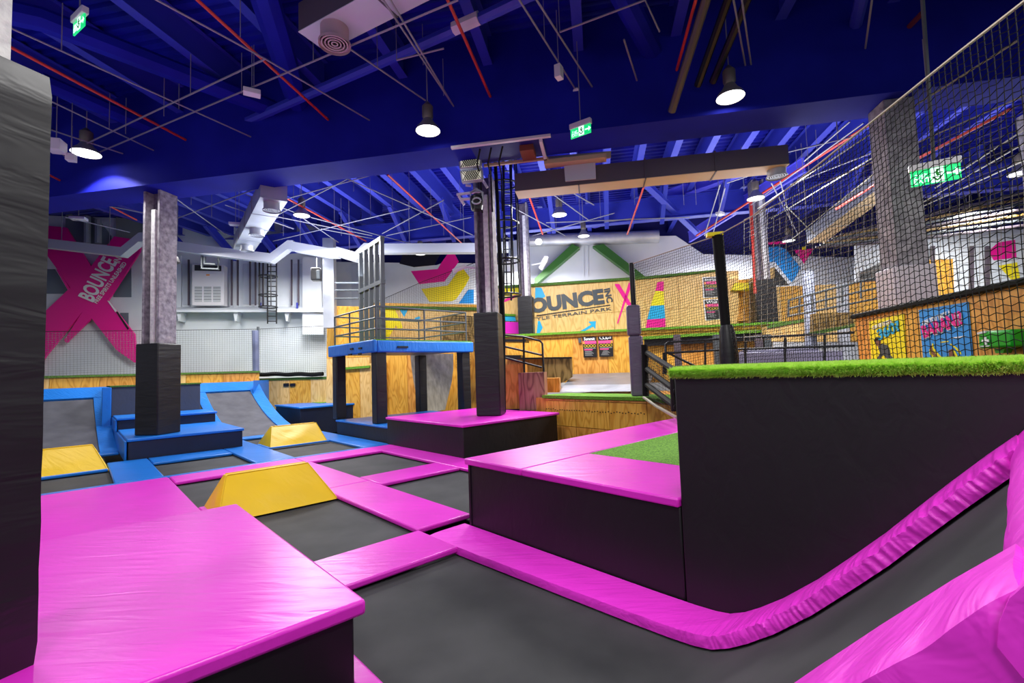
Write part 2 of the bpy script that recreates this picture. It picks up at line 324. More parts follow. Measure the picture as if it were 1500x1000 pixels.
# near curved trampoline wall (quarter pipe)
PR=[(4.45,0),(3.4,0),(2.6,0),(2.0,.0),(1.7,.004),(1.55,.012),(1.45,.028),(1.35,.072),(1.25,.135),(1.1,.245),(.9,.42),(.7,.62),(.55,.775),(.4,.945),(.26,1.1),(.12,1.25),(.02,1.35)]
PRC=[]
for i in range(len(PR)-1):
    for k in range(4):
        t=k/4; PRC.append((PR[i][0]*(1-t)+PR[i+1][0]*t,PR[i][1]*(1-t)+PR[i+1][1]*t))
PRC.append(PR[-1])
def padcurve(a0,a1,prof,th=.07,wr=.012,dz=0,a0f=None,fr=23,nw=7):
    mb=MB(); m=len(prof); 
    # cross-section with several points so that wrinkles are geometry
    K=nw; o=0; rows=[]; dist=0
    for i,(b,z) in enumerate(prof):
        bp,zp=prof[max(i-1,0)]; bn,zn=prof[min(i+1,m-1)]; t=Vector((bn-bp,zn-zp)).normalized(); nn=Vector((-t.y,t.x)); 
        if nn.y<0: nn=-nn
        aa0=a0f(b) if a0f else a0
        row=[]
        curl=min(1,max(0,(1.9-b)/.8))
        for k in range(K+1):
            f=k/K; a=aa0+(a1-aa0)*f; hgt=math.sin(math.pi*min(f,.5))**.5*.012
            wv=wr*curl*max(0,1-f*1.02)**.7*(noise.noise(V3(b*fr,a*2.0,z*fr*.8))+.35*noise.noise(V3(b*fr*2.3,a*2.0,z*fr*2.1)))+.004*noise.noise(V3(b*4,a*5,1))*(1-f)
            q=nn*(wv+hgt+dz); row.append(G(a,b+q.x,z+q.y))
        q=nn*(dz-th)
        row.append(G(a1,b+q.x,z+q.y))
        for g_ in (1,.66,.33):
            q2=nn*(dz-th*g_); rip=-.006+(.016*curl)*noise.noise(V3(b*fr*1.5,g_*.8,z*fr*1.5))*(1 if g_<1 else .4); row.append(G(aa0+rip,b+q2.x,z+q2.y))
        rows.append(row)
    n=len(rows[0])
    for r in rows: mb.v+=r
    for i in range(m-1):
        for k in range(n): l=(k+1)%n; mb.f.append((i*n+k,i*n+l,(i+1)*n+l,(i+1)*n+k))
    mb.f.append(tuple(range(n))); mb.f.append(tuple((m-1)*n+k for k in reversed(range(n))))
    return mb
FINE=[]
for i in range(len(PRC)-1):
    for k in range(9):
        t=k/9; FINE.append((PRC[i][0]*(1-t)+PRC[i+1][0]*t,PRC[i][1]*(1-t)+PRC[i+1][1]*t))
FINE.append(PRC[-1])
qp=thing('curved_trampoline','large near grey trampoline curving up into a wall at the lower right','trampoline',G(2.1,2.0,-.08))
mb=MB(); pr=[(3.98,0)]+[p for p in PRC if p[0]<3.9]
BP=[]
for i,(b,z) in enumerate(pr):
    bp,zp=pr[max(i-1,0)]; bn,zn=pr[min(i+1,len(pr)-1)]; t=Vector((bn-bp,zn-zp)).normalized(); nn=Vector((-t.y,t.x))
    if nn.y<0: nn=-nn
    q=nn*(-.085); BP.append((b+q.x,z+q.y))
mb.sweep([(G(1.2,b,z),G(3.2,b,z)) for b,z in BP],.012)
obj('bed',mb,BED,qp,smooth=True)
obj('side_pad',padcurve(2.86,3.295,FINE,.07,.012,a0f=lambda b:2.82+max(0,min(1,(3.9-b)/2.6))*.13,fr=30),PINKW,qp,smooth=True)
obj('near_pad',padcurve(1.17,1.42,[p for p in FINE if p[0]<1.2],.11,.014,fr=6),PINKW,qp,smooth=True)
obj('near_pad',MB().gbox(1.18,1.31,1.2,3.93,-.07,0),PINK,qp,bevel=.015)
tp=MB(); 
K=40; rows=[]
TPF=[(.055,1.25),(.05,1.29),(.035,1.335),(.0,1.385),(-.06,1.43),(-.14,1.46),(-.3,1.49),(-.7,1.5)]
for i in range(K+1):
    a=1.15+(3.29-1.15)*i/K
    rows.append([G(a,b+.006*noise.noise(V3(a*5,b*3,2)),z+.01*noise.noise(V3(a*4,b*4,5))) for b,z in TPF]+[G(a,-.7,1.2),G(a,.03,1.215)])
n=len(rows[0])
for r in rows: tp.v+=r
for i in range(K):
    for k in range(n): l=(k+1)%n; tp.f.append((i*n+k,i*n+l,(i+1)*n+l,(i+1)*n+k))
tp.f.append(tuple(range(n))); tp.f.append(tuple(K*n+k for k in reversed(range(n))))
obj('top_pad',tp,PINKW,qp,smooth=True)
obj('frame_side',MB().ext([G(1.2,1.1,-.4)]+[G(1.2,b+.0,z-.14) for b,z in PRC if b<1.15]+[G(1.2,-.6,1.25),G(1.2,-.6,-.4)],G(.1,0,0)-G(0,0,0)),BLKS,qp)
# ------------------------------------------------------------ yellow ramps
def ramp(label,a0,a1,b0,b1,ra0,ra1,rb0,rb1,h=.46):
    t=thing('foam_ramp',label,'ramp',G((a0+a1)/2,(b0+b1)/2,.0),'yellow foam ramps between the trampolines')
    mb=MB(); nx=14; 
    def surf(P00,P10,P11,P01,ins,nu=14,nv=8,amp=.016):
        o=len(mb.v); nrm=(P10-P00).cross(P01-P00).normalized()
        for i in range(nu+1):
            for j in range(nv+1):
                u=i/nu; v=j/nv; p=(P00*(1-u)+P10*u)*(1-v)+(P01*(1-u)+P11*u)*v
                e=math.sin(math.pi*u)*math.sin(math.pi*v)
                mb.v.append(p+nrm*(amp*e*(1.0+1.6*noise.noise(p*3.2))*ins))
        for i in range(nu):
            for j in range(nv): q=o+i*(nv+1)+j; mb.f.append((q,q+nv+1,q+nv+2,q+1))
    zb=-.05; A=G(a0,b0-.03,zb);B=G(a1,b0-.03,zb);C=G(a1,b1,zb);D=G(a0,b1,zb);E=G(ra0,rb0,h);F_=G(ra1,rb0,h);G_=G(ra1,rb1,h);H_=G(ra0,rb1,h)
    surf(A,B,F_,E,1);surf(B,C,G_,F_,1);surf(C,D,H_,G_,1);surf(D,A,E,H_,1);surf(E,F_,G_,H_,.3,6,2); surf(A,D,C,B,0,2,2)
    obj('ramp_body',mb,YEL,t,smooth=True)
    sm=MB()
    for p,q in ((A,E),(B,F_),(E,F_),(H_,G_)): sm.tube([p+(q-p)*.02+V3(0,0,.004),q+V3(0,0,.003)],.008,5)
    obj('seam_piping',sm,YEL,t,smooth=True); return t
ramp('largest yellow foam ramp, right behind the near pink platform',1.31,2.84,6.99,7.93,1.49,2.57,7.40,7.52)
ramp('small yellow foam ramp in the blue pads, left of the canopy posts',3.62,5.08,13.1,14.28,3.82,4.98,13.66,13.8)
ramp('yellow foam ramp at the far left, cut by the dark padded post',-1.5,.5,13.03,14.1,-1.2,.25,13.62,13.76)
# ------------------------------------------------------------ boxes and platforms
def gslab(name,mb,m,t,bev=.015): return obj(name,mb,m,t,bevel=bev)
t=thing('padded_platform','near black box platform with a broad pink top at the lower left','platform',G(-.4,4.1,0))
gslab('top_pad',MB().gbox(-2.4,1.22,2.6,5.55,.40,.485),PINK,t,.02); gslab('side_pad',MB().gbox(-2.4,1.17,2.65,5.5,-.45,.40),BLKS,t)
t=thing('padded_platform','low black box with pink rim and a turf inset, centre right','platform',G(6,3,0))
tp=MB()
# pink rim in three pieces + turf inset
gslab('top_pad',MB().gbox(3.27,8.7,3.46,4.40,.69,.76),PINK,t); gslab('top_pad',MB().gbox(3.27,4.36,1.775,3.452,.69,.76),PINK,t)
gslab('turf_inset',MB().gbox(4.37,8.7,1.775,3.452,.69,.757),TURF,t,0)
gslab('side_pad',MB().gbox(3.31,5.2,1.78,4.36,-.07,.69),BLKS,t); gslab('corner_trim',MB().gbox(3.30,3.34,4.33,4.365,0,.69),BLK,t,0); gslab('side_pad',MB().gbox(5.2,8.65,1.78,4.36,-.4,.69),BLKS,t)
t=thing('padded_platform','tall black wall box topped with bright turf at the right','platform',G(5,.2,0))
gslab('side_pad',MB().gbox(3.30,3.36,-1.6,1.77,-.1,1.655),BLKS,t,.01)
gslab('side_pad',MB().gbox(3.36,7.6,-1.6,1.76,-.4,1.65),BLKS,t,.0)
gslab('turf_top',MB().gbox(3.29,7.6,-1.6,1.79,1.655,1.70),TURF,t,.02)
bl=MB()
for i in range(52000):
    b=-1.0+2.79*random.random(); r=random.random()
    if r<.5: a=3.285+.02*random.random(); z=1.655+.05*random.random(); dx=-.025-.035*random.random(); dz=-.02+.05*random.random()
    else: a=3.29+1.0*random.random()**1.6; z=1.70; dx=random.uniform(-.012,.008); dz=.022+.022*random.random()
    p=G(a,b,z); q=G(a+dx,b+random.uniform(-.014,.014),z+dz); s_=G(a,b+.008,z)-p
    k=len(bl.v); bl.v+=[p,p+s_,q]; bl.f.append((k,k+1,k+2))
for i in range(2500):
    a=3.29+1.2*random.random(); p=G(a,1.79,1.665+.03*random.random()); q=p+(G(0,.018,0))+V3(0,0,.015*random.random()); k=len(bl.v); bl.v+=[p,p+G(.004,0,0),q]; bl.f.append((k,k+1,k+2))
tag(obj('turf_blades',bl,TURFB,t),kind='stuff')
t=thing('padded_platform','black box with glossy pink top carrying the padded column','platform',G(7.2,9.4,0))
gslab('top_pad',MB().gbox(5.73,8.68,7.72,10.98,.62,.675),PINK,t); gslab('side_pad',MB().gbox(5.77,8.64,7.77,10.97,-.07,.62),BLKS,t)
t=thing('padded_platform','lower black box with pale blue top under the canopy','platform',G(7.5,12.7,0))
gslab('top_pad',MB().gbox(5.84,9.3,10.99,14.4,.36,.41),BLUE,t); gslab('side_pad',MB().gbox(5.87,9.3,10.99,14.37,-.07,.36),BLKS,t)
t=thing('padded_platform','dark navy box with blue top in front of the far plywood wall','platform',G(7.5,19.8,0))
gslab('top_pad',MB().gbox(5.95,8.95,17.95,20.9,.6,.67),BLUE,t); gslab('side_pad',MB().gbox(6.0,8.9,18.0,20.9,-.4,.6),NAVY,t)
gslab('turf_inset',MB().gbox(7.3,8.9,19.6,20.9,.66,.685),TURF,t,0)
t=thing('padded_steps','two blue topped navy steps around the left padded column','steps',G(2,16,0))
gslab('step_pad',MB().gbox(.84,3.24,13.98,17.3,.41,.475),BLUE,t); gslab('step_side',MB().gbox(.87,3.21,14.02,17.3,-.05,.41),NAVY,t)
gslab('step_pad',MB().gbox(.8,3.22,17.15,18.95,.73,.795),BLUE,t); gslab('step_side',MB().gbox(.83,3.18,17.2,18.95,.4,.73),NAVY,t)
gslab('side_pad',MB().gbox(.80,.85,14.05,18.95,-.03,.42),BLUE,t); gslab('side_pad',MB().gbox(.77,.82,17.2,18.95,.42,.74),BLUE,t)
gslab('back_pad',MB().gbox(.76,3.06,18.95,19.1,.1,1.66),vinyl('slate_vinyl',(62,68,86),.5,0,.3),t)
gslab('turf_top',MB().gbox(.72,3.08,18.9,21.2,1.655,1.70),DTURF,t,0); gslab('side_pad',MB().gbox(.54,.76,18.9,19.05,-.05,1.66),BLUE,t)
# blue curved trampoline walls
QP=[(16.3,.0),(16.9,.04),(17.5,.12),(18.1,.25),(18.7,.42),(19.2,.6),(19.7,.82),(20.1,1.02),(20.4,1.2),(20.6,1.33),(20.8,1.46),(21.05,1.66)]
def qwall(label,aL0,aL1,aR0,aR1,pl,prr):
    t=thing('curved_trampoline',label,'trampoline',G((aL0+aR0)/2,18.5,0))
    f=lambda z:z/1.66
    bedp=[(b,z) for b,z in QP if z<1.34]
    obj('bed',MB().sweep([(G(aL0+(aL1-aL0)*f(z),b,z-.05),G(aR0+(aR1-aR0)*f(z),b,z-.05)) for b,z in bedp],.02),BEDG,t,smooth=True)
    for s,(x0,x1,w_) in (('l',(aL0,aL1,-pl)),('r',(aR0,aR1,prr))):
        if w_==0: continue
        obj('side_pad',MB().sweep([(G(min(0,w_)+x0+(x1-x0)*f(z),b,z),G(max(0,w_)+x0+(x1-x0)*f(z),b,z)) for b,z in QP],.08),BLUEW,t,smooth=True)
    obj('top_pad',MB().sweep([(G(aL0+(aL1-aL0)*f(z)-pl,b,z+.012),G(aR0+(aR1-aR0)*f(z)+prr,b,z+.012)) for b,z in QP[-3:]],.09),BLUEW,t,smooth=True)
    return t
qwall('left blue framed curved trampoline wall, beside the dark post',-3,-3,.45,.36,0,.36)
qwall('right blue framed curved trampoline wall, between steps and plywood',3.62,3.45,5.12,4.95,.3,.42)
p0=PC(372,557,16.3); p1=PC(394,557,18.05)
o=obj('blue_side_panel',MB().ext([V3(p0.x,p0.y,0),V3(p1.x,p1.y,0),V3(p1.x,p1.y,1.7),V3(p0.x,p0.y,1.7)],V3(.02,-.08,0)),BLUE); tag(o,'flat blue panel closing the right curved trampoline wall','panel')
# ------------------------------------------------------------ plywood walls
def clip(poly,i,v,keep_less):
    out=[]
    for k in range(len(poly)):
        a=poly[k]; b=poly[(k+1)%len(poly)]; ia=(a[i]<=v)==keep_less or a[i]==v; ib=(b[i]<=v)==keep_less or b[i]==v
        if ia: out.append(a)
        if ia!=ib:
            t=(v-a[i])/(b[i]-a[i]); out.append((a[0]+(b[0]-a[0])*t,a[1]+(b[1]-a[1])*t))
    return out
def panels(t,poly,to3,nv,mats,w=1.22,h=None,th=.03,gap=.007,name='plywood_panel'):
    """poly in wall coordinates (u,z); to3 maps to world; nv is the inward normal"""
    us=[p[0] for p in poly]; zs=[p[1] for p in poly]; u=min(us); i=0
    u0=u
    while u0<max(us)-1e-4:
        q=clip(clip(poly,0,u0+gap,False),0,min(u0+w,max(us))-gap,True)
        rows=[(min(zs),max(zs))]
        if h:
            rows=[]; z0=min(zs)
            while z0<max(zs)-1e-4: rows.append((z0,min(z0+h,max(zs)))); z0+=h
        for z0,z1 in rows:
            if len(q)<3: break
            r=clip(clip(q,1,z0+gap,False),1,z1-gap,True) if h else q
            if len(r)>=3 and (max(p[0] for p in r)-min(p[0] for p in r))>.02 and (max(p[1] for p in r)-min(p[1] for p in r))>.02:
                obj(name,MB().ext([to3(*p) for p in r],nv*th),mats[i%len(mats)],t); i+=1
        u0+=w
def plyC(label,px,c,mats,depth=.6,w=1.22,h=None,name='plywood_wall',cat='plywood wall',core=None,turf=None):
    P=[PC(x,y,c) for x,y in px]; uz=[(ED.dot(Vector((p.x,p.y))),p.z) for p in P]
    b=V3(sum(p.x for p in P)/len(P),sum(p.y for p in P)/len(P),min(p.z for p in P)); t=thing(name,label,cat,b)
    to3=lambda u,z:Hh(u,c,z)
    obj('frame',MB().ext([Hh(u,c+.03,z) for u,z in uz],nC*depth),core or mats[0],t)
    panels(t,uz,to3,nC,mats,w,h)
    if turf:
        for (x0,y0,x1,y1) in turf:
            q0=PC(x0,y0,c-.03); q1=PC(x1,y1,c-.03); obj('turf_edge',MB().ext([q0-V3(0,0,.05),q1-V3(0,0,.05),q1+V3(0,0,.05),q0+V3(0,0,.05)],nC*(depth+.05)),DTURF,t)
    return t
def paint(t,px,c,m,name='painted_shape'): return obj(name,polyC(px,c-.012,.01),m,t)
# far left raised platform with turf
t=thing('plywood_platform','long raised plywood platform with turf edge below the left white wall','platform',G(0,21.3,1.2))
uz=[(-8,1.6),(5.4,1.6),(5.4,2.02),(-8,2.02)]
nB=V3(EB.x,EB.y,0)
obj('frame',MB().gbox(-8,5.5,21.35,23.4,1.2,2.02),PLYA,t); panels(t,uz,lambda u,z:G(u,21.31,z),nB,[PLYA,PLYC,PLYB],1.22)
obj('turf_top',MB().gbox(-8,5.5,21.25,23.4,2.02,2.09),DTURF,t)
t=plyC('pale plywood wall with two small vents left of the canopy',[(394,556),(482,553),(482,606),(394,600)],18.1,[PLYB,PLYA],1.5,1.0,turf=[(376,556,480,553)])
for x in (419,428.5): obj('vent',polyC([(x-4,566),(x-4,561.5),(x+3.5,561),(x+3.5,565.5)],18.05,.04),PBLK,t)
t=plyC('low plywood step with dark turf lip behind the left net',[(420,545),(420,529),(472,526),(472,545)],21,[PLYC,PLYA],.8,.75,turf=[(420,529,472,526)],name='plywood_step',cat='step')
t=plyC('middle plywood step with dark turf lip behind the left net',[(463,527),(463,513),(481,510),(481,527)],21.3,[PLYC],.8,turf=[(463,513,481,510)],name='plywood_step',cat='step')
t=plyC('highest plywood step with dark turf lip behind the left net',[(471,512),(471,498),(481,497),(481,512)],21.6,[PLYA],.6,turf=[(471,498,481,497)],name='plywood_step',cat='step')
t=plyC('tall plywood tower wall behind the left end of the canopy rail',[(478,610),(479,455),(490,455),(490,448),(541,449),(541,610)],17.6,[PLYB,PLYA],.8,1.0,2.4)
t=plyC('plywood wall seen through the canopy legs on the left',[(500,612),(500,541),(541,537),(541,532),(562,531),(562,612)],17.2,[PLYA,PLYB],.3,.82)
obj('turf_edge',polyC([(501,541.5),(501,538),(541,535),(541,538.5)],17.1,.3),TURF,t)
t=plyC('plywood wall behind the slide panel under the canopy',[(560,612),(560,518),(735,514),(735,612)],17.5,[PLYA,PLYC,PLYA],.3,1.1)
t=plyC('beige mural wall with coloured triangles above the canopy rail',[(541,530),(541,452),(700,452),(700,530)],18.9,[PLYB],.3,1.22)
obj('turf_edge',polyC([(541,452),(541,447),(700,450),(700,454.5)],18.8,.5),DTURF,t)
paint(t,[(565,502),(561,450),(577,450),(586,469),(590,480),(583,482),(580,476)],18.9,YELP); paint(t,[(583,450),(599,450),(592,464)],18.9,CYAN); paint(t,[(607,466),(614,463),(616,466),(610,469)],18.9,CYAN)
paint(t,[(543,520),(549,496),(556,496),(556,520)],18.9,MAG)
t=plyC('thin yellowish plywood band under the white chevron wall',[(541,449),(541,443),(700,446),(700,452)],19.6,[PLYA],.3,2.4)
t=plyC('dark olive plywood box behind the right end of the canopy rail',[(648,545),(648,462),(700,463),(700,545)],18.2,[PLYD],.4,1.2,name='plywood_box',cat='box')
# slide (curved grey board under canopy)
t=thing('ramp_board','curved grey brown ramp board under the canopy','ramp',PC(632,600,16.2))
SL=[(601,518,664,518,16.5),(603,540,664,540,16.75),(606,560,662,558,16.95),(610,580,658,575,17.1),(617,606,652,600,17.25)]
mb=MB()
for x0,y0,x1,y1,c in SL: mb.v+=[PC(x0,y0,c),PC(x1,y1,c),PC(x1,y1,c+.1),PC(x0,y0,c+.1)]
for i in range(4):
    for k in range(4): l=(k+1)%4; mb.f.append((i*4+k,i*4+l,i*4+4+l,i*4+4+k))
obj('board',mb,SLIDE,t,smooth=True)
# lettering helper
def text(s,p0,p1,plane,m,parent,name='lettering',th=.01,bold=.0,fit='w',hgt=None,normal=None,shear=0,squash=None):
    a=plane(*p0); b=plane(*p1); r=(b-a); wd=r.length; r.normalize(); n=-normal; up=n.cross(r).normalized()
    if up.z<0: up=-up
    cu=bpy.data.curves.new('t','FONT'); cu.body=s; cu.size=1; cu.offset=bold; cu.extrude=.5; cu.shear=shear; cu.resolution_u=3
    ob=bpy.data.objects.new('t',cu); COL.objects.link(ob); dg=bpy.context.evaluated_depsgraph_get(); me=bpy.data.meshes.new_from_object(ob.evaluated_get(dg)); bpy.data.objects.remove(ob)
    xs=[v.co.x for v in me.vertices]; ys=[v.co.y for v in me.vertices]
    if not xs: return None
    x0,x1,y0=min(xs),max(xs),min(ys); sc=wd/(x1-x0); sy=sc if hgt is None else hgt/(max(ys)-y0)
    og=ORG[parent.name]
    for v in me.vertices:
        x,y,z=v.co; v.co=a+r*((x-x0)*sc)+up*((y-y0)*sy)+n*(z*th+th/2)-og
    me.materials.clear(); me.materials.append(m); o=bpy.data.objects.new(name,me); link(o); o.parent=parent; ORG[o.name]=og; return o
# centre right: bounce wall
BW=18.6
t=plyC('big plywood mural wall with dark grey tilted lettering and pink cross',[(722,500),(722,421),(770,419),(945,407),(978,407),(1000,402),(1023,399),(1082,396),(1082,500)],BW,[PLYB],.4,1.22,1.35)
obj('turf_edge',polyC([(722,422),(722,418.5),(770,416),(945,404.5),(1023,397),(1050,394.5),(1050,397),(1023,400.5),(945,408),(770,420)],BW-.1,.3),DTURF,t)
pc=lambda x,y:PC(x,y,BW-.02)
text('BOUNCE',(762,461.5),(886,445),pc,INK,t,bold=.055,normal=nC,hgt=.62)
text('INC',(884,423),(892.5,443.5),pc,INK,t,bold=.01,normal=nC,hgt=.24) if 0 else None
obj('painted_line',polyC([(786,463),(786,461.5),(894,446),(894,447.3)],BW-.02,.01),PBLK,t)
text('FREESTYLE TERRAIN PARK',(748,474.5),(896,454),pc,INK,t,normal=nC,hgt=.13)
# INC written downwards
aa=PC(891,423,BW-.02); 
def text_dir(s,origin,r,up,size,m,parent,n,th=.01,bold=0,width=None,name='lettering'):
    cu=bpy.data.curves.new('t','FONT'); cu.body=s; cu.size=size; cu.offset=bold; cu.extrude=th; cu.resolution_u=3
    ob=bpy.data.objects.new('t',cu); COL.objects.link(ob); dg=bpy.context.evaluated_depsgraph_get(); me=bpy.data.meshes.new_from_object(ob.evaluated_get(dg)); bpy.data.objects.remove(ob)
    og=ORG[parent.name]; r=r.normalized(); up=up.normalized(); xs=[v.co.x for v in me.vertices]; k=1 if not width else width/(max(xs)-min(xs))
    for v in me.vertices: x,y,z=v.co; v.co=origin+r*x*k+up*y+n*z-og
    me.materials.clear(); me.materials.append(m); o=bpy.data.objects.new(name,me); link(o); o.parent=parent; ORG[o.name]=og; return o
dn=(PC(889,444,BW)-PC(884,423,BW)).normalized()
text_dir('INC',PC(884.5,423,BW-.02),dn,-(dn.cross(-nC)) if (dn.cross(-nC)).dot(nD)<0 else dn.cross(-nC),.32,INK,t,-nC,width=.56,bold=.012)
for s in ([(900,416),(907,415.5),(929,452),(925,456)],[(921,414),(927,413),(914,448),(905,475),(904,473)]): paint(t,s,BW,MAG)
for s in ([(850,485),(866,475),(862,471),(873,470),(872,482),(869,478),(856,485)],): paint(t,s,BW,CYAN)
paint(t,[(784,437),(784,421),(793,421),(799,434),(794,437)],BW,CYAN); paint(t,[(786,489),(788,470),(791,470),(795,480),(790,489)],BW,CYAN)
paint(t,[(736,436),(736,422),(768,421),(768,437),(750,431)],BW,YELP); paint(t,[(735,444),(735,440),(752,433),(755,430),(760,431),(752,437)],BW,MAG)
paint(t,[(734,488),(734,471),(768,472),(768,489)],BW-.03,FUCH); paint(t,[(735,470),(735,462),(754,462),(756,470)],BW-.03,CYAN); obj('painted_shape',polyC([(735,462),(735,459),(755,460),(755,463)],BW-.1,.05),TURF,t)
for (a,b,m) in (((971,413,963,426),(962,426,972,426),MAG),((0,),(0,),None)):
    pass
for px,m in (([(963,413),(972,412),(972,426),(960,426)],MAG),([(960,426),(972,426),(973,446.5),(953,448)],YELP),([(953,448),(973,446.5),(974.5,466),(948,468)],CYAN),([(948,468),(974.5,466),(975,480),(946,481)],MAG)): paint(t,px,BW,m)
# upper framed notices
def notice(t_,px,c,title,n_,plane):
    pass
def board(label,quad,c,title,frame=False,flip=False,cat='notice'):
    (x0,y0),(x1,y1),(x2,y2),(x3,y3)=quad   # tl tr br bl
    P=PC(x3,y3,c); t=thing('notice_board',label,cat,P)
    def q(u0,v0,u1,v1):
        f=lambda u,v:(x0*(1-u)*(1-v)+x1*u*(1-v)+x2*u*v+x3*(1-u)*v, y0*(1-u)*(1-v)+y1*u*(1-v)+y2*u*v+y3*(1-u)*v)
        return [f(u0,v0),f(u1,v0),f(u1,v1),f(u0,v1)]
    if frame: obj('frame',polyC(q(-.09,-.04,1.09,1.04),c,.03),WPL,t)
    t0=t; t=obj('sheet',polyC(q(0,0,1,1),c-.02,.02),PBLK,t0)
    obj('band',polyC(q(.0,.2,1,.34),c-.027,.005),PPNK,t)
    obj('warning_mark',polyC(q(.02,.22,.14,.34) if not flip else q(.86,.22,.98,.34),c-.033,.005),ORNG,t)
    for k in range(4):
        ctr=q(.08+k*.225,.38,.26+k*.225,.5); A=PC(*ctr[0],c-.03); B=PC(*ctr[2],c-.03); ce_=(A+B)/2; r=(A-B).length*.36
        obj('symbol',MB().tube([ce_+(nD*math.cos(x)+V3(0,0,1)*math.sin(x))*r for x in [i*math.pi/4 for i in range(8)]],r*.22,4,closed=True),PYEL,t)
    for k,v in enumerate((.54,.0)): 
        if v: obj('text_line',polyC(q(.08,v,.94,v+.03),c-.027,.005),PGRY,t)
    obj('text_line',polyC(q(.08,.6,.7,.65),c-.027,.005),PPNK,t)
    for k in range(5): obj('text_line',polyC(q(.12 if not flip else .3-.04*k,.69+k*.05,.62+.08*(k%3),.71+k*.05),c-.027,.005),PGRY,t)
    a=q(.1,.17,.9,.17); text(title,a[0],a[1],lambda x,y:PC(x,y,c-.025),WPRT,t,bold=.02,normal=nC,hgt=.11 if not frame else .1)
    return t0
LW=16.95
board('left black notice with pink band low on the honey plywood wall',[(853,493.5),(873,493),(874.5,523),(855,523.5)],LW,'Summit')
board('right black notice with pink band low on the honey plywood wall',[(876,493),(897,492),(898.5,522),(878,522.5)],LW,'\u0627\u0644\u0642\u0645\u0629',flip=True)
board('upper of two framed black notices behind the near black net post',[(1030.5,407),(1050,406),(1052,434),(1032,435)],BW-.02,'Freerun',True)
board('lower of two framed black notices behind the near black net post',[(1032,440),(1051.5,439),(1054,466.5),(1035,468)],BW-.02,'Wall',True)
t=thing('notice_board','tiny grey sign left of the left black notice','notice',PC(848,502,LW)); obj('sheet',polyC([(847,495),(851,494.7),(851.5,501.5),(847.5,502)],LW-.01,.02),GRST,t)
# second part of mural wall (beyond net) : slope and yellow relief
t=plyC('plywood wall with a yellow relief shape behind the near net post',[(1056,500),(1056,412),(1100,408),(1130,392),(1136,392),(1136,420),(1290,413),(1290,500)],18.9,[PLYA,PLYB],.4,1.1)
obj('relief',polyC([(1072,425),(1077,414),(1100,414),(1100,424)],18.4,.4),YELP,t); obj('relief',polyC([(1080,470),(1084,455),(1098,450),(1098,470)],18.5,.3),PLYC,t)
obj('recess_shade',polyC([(1135,418),(1135,392),(1150,410),(1156,418)],18.85,.03),PBLK,t)  # flat black sheet on the plywood, recess shade put into its colour
# turf ledge (z 3.05) and wood band
t=thing('turf_ledge','upper turf ledge running across in front of the mural wall','ledge',Hh(1,17.0,2.9))
obj('deck',MB().hbox(-3.9,6.6,16.93,18.6,2.88,2.98),PLYA,t); obj('turf_top',MB().hbox(-3.95,6.6,16.85,18.6,2.98,3.06),TURF,t)
t=plyC('honey plywood wall carrying two black notices above the padded landing',[(697,560),(700,496),(932,484),(1132,476),(1132,560)],17.0,[PLYC,PLYA,PLYA],.3,1.22,2.2)
obj('black_band',polyC([(944,507),(944,496),(1190,483),(1190,494)],16.8,.1),BLK,t); obj('turf_edge',polyC([(943,497),(943,492.5),(1125,482),(1190,478),(1190,482)],16.7,.3),TURF,t)
t=plyC('pale plywood wall step below the far railing beyond the net',[(1122,500),(1122,478),(1150,474),(1192,466),(1192,500)],16.2,[PLYB],.4,1.2,turf=[(1124,479,1192,466)])
t=plyC('olive plywood block with bright turf lip beyond the net',[(1192,486),(1192,459),(1252,457),(1252,478)],15.2,[PLYD],.6,1.2,turf=[(1192,488,1252,476)],name='plywood_box',cat='box')
t=plyC('orange plywood wall behind the far upper railing',[(1190,460),(1190,420),(1300,410),(1300,460)],19.5,[PLYC],.3,1.1)
# terrace in front (z ~1.07)
t=thing('plywood_platform','plywood landing with turf rim and rows of bolt holes','platform',G(9.5,6.8,0))
obj('deck',MB().gbox(8.95,12.5,2.0,9.0,-.4,1.0),PLYC,t)
z0=-.3
panels(t,[(8.9-8.9+4.45,z0),(8.4,z0),(8.4,.99),(5.46,.99),(4.45,.86)],lambda u,z:G(8.9,u,z),V3(EA.x,EA.y,0),[PLYC,PLYA,PLYC],.98,.62)
obj('turf_rim',MB().gbox(8.86,9.9,5.4,8.46,1.0,1.075),TURF,t); obj('turf_rim',MB().quad_prism([G(8.86,3.6,.84),G(9.9,3.6,.84),G(9.9,5.4,1.0),G(8.86,5.4,1.0)],[G(8.86,3.6,.9),G(9.9,3.6,.9),G(9.9,5.4,1.07),G(8.86,5.4,1.07)]),TURF,t)
hb=MB()
for i in range(38):
    b=5.5+i*.077; z=.72+.05*noise.noise(V3(i*3.3,0,0)); hb.obox(G(8.895,b,z),(EA.x,EA.y,0),(EB.x,EB.y,0),(0,0,1),.02,.02,.02)
tag(obj('bolt_hole',hb,PBLK,t),kind='stuff')
# landing mat (sloping up to the poster wall)
def qz(px,py,z): return U(px,py,z)
t=thing('landing_mat','wide grey mat with a silver wrinkled front on the plywood landing','mat',qz(880,573,1.08))
f0=qz(819,574,1.08); f1=qz(948,573,1.08); g0=qz(826,564,1.25); g1=qz(950,562,1.25); k0=PC(838,548,16.9); k1=PC(960,544,16.9)
obj('front_pad',MB().quad_prism([f0,f1,f1+V3(0,.3,0),f0+V3(0,.3,0)],[g0,g1,g1+V3(0,.3,0),g0+V3(0,.3,0)]),SILV,t,bevel=.02)
obj('bed',MB().quad_prism([g0-V3(0,0,.05),g1-V3(0,0,.05),k1-V3(0,0,.05),k0-V3(0,0,.05)],[g0,g1,k1,k0]),vinyl('grey_mat_top',(120,122,128),.35,.5,.7,.7),t)
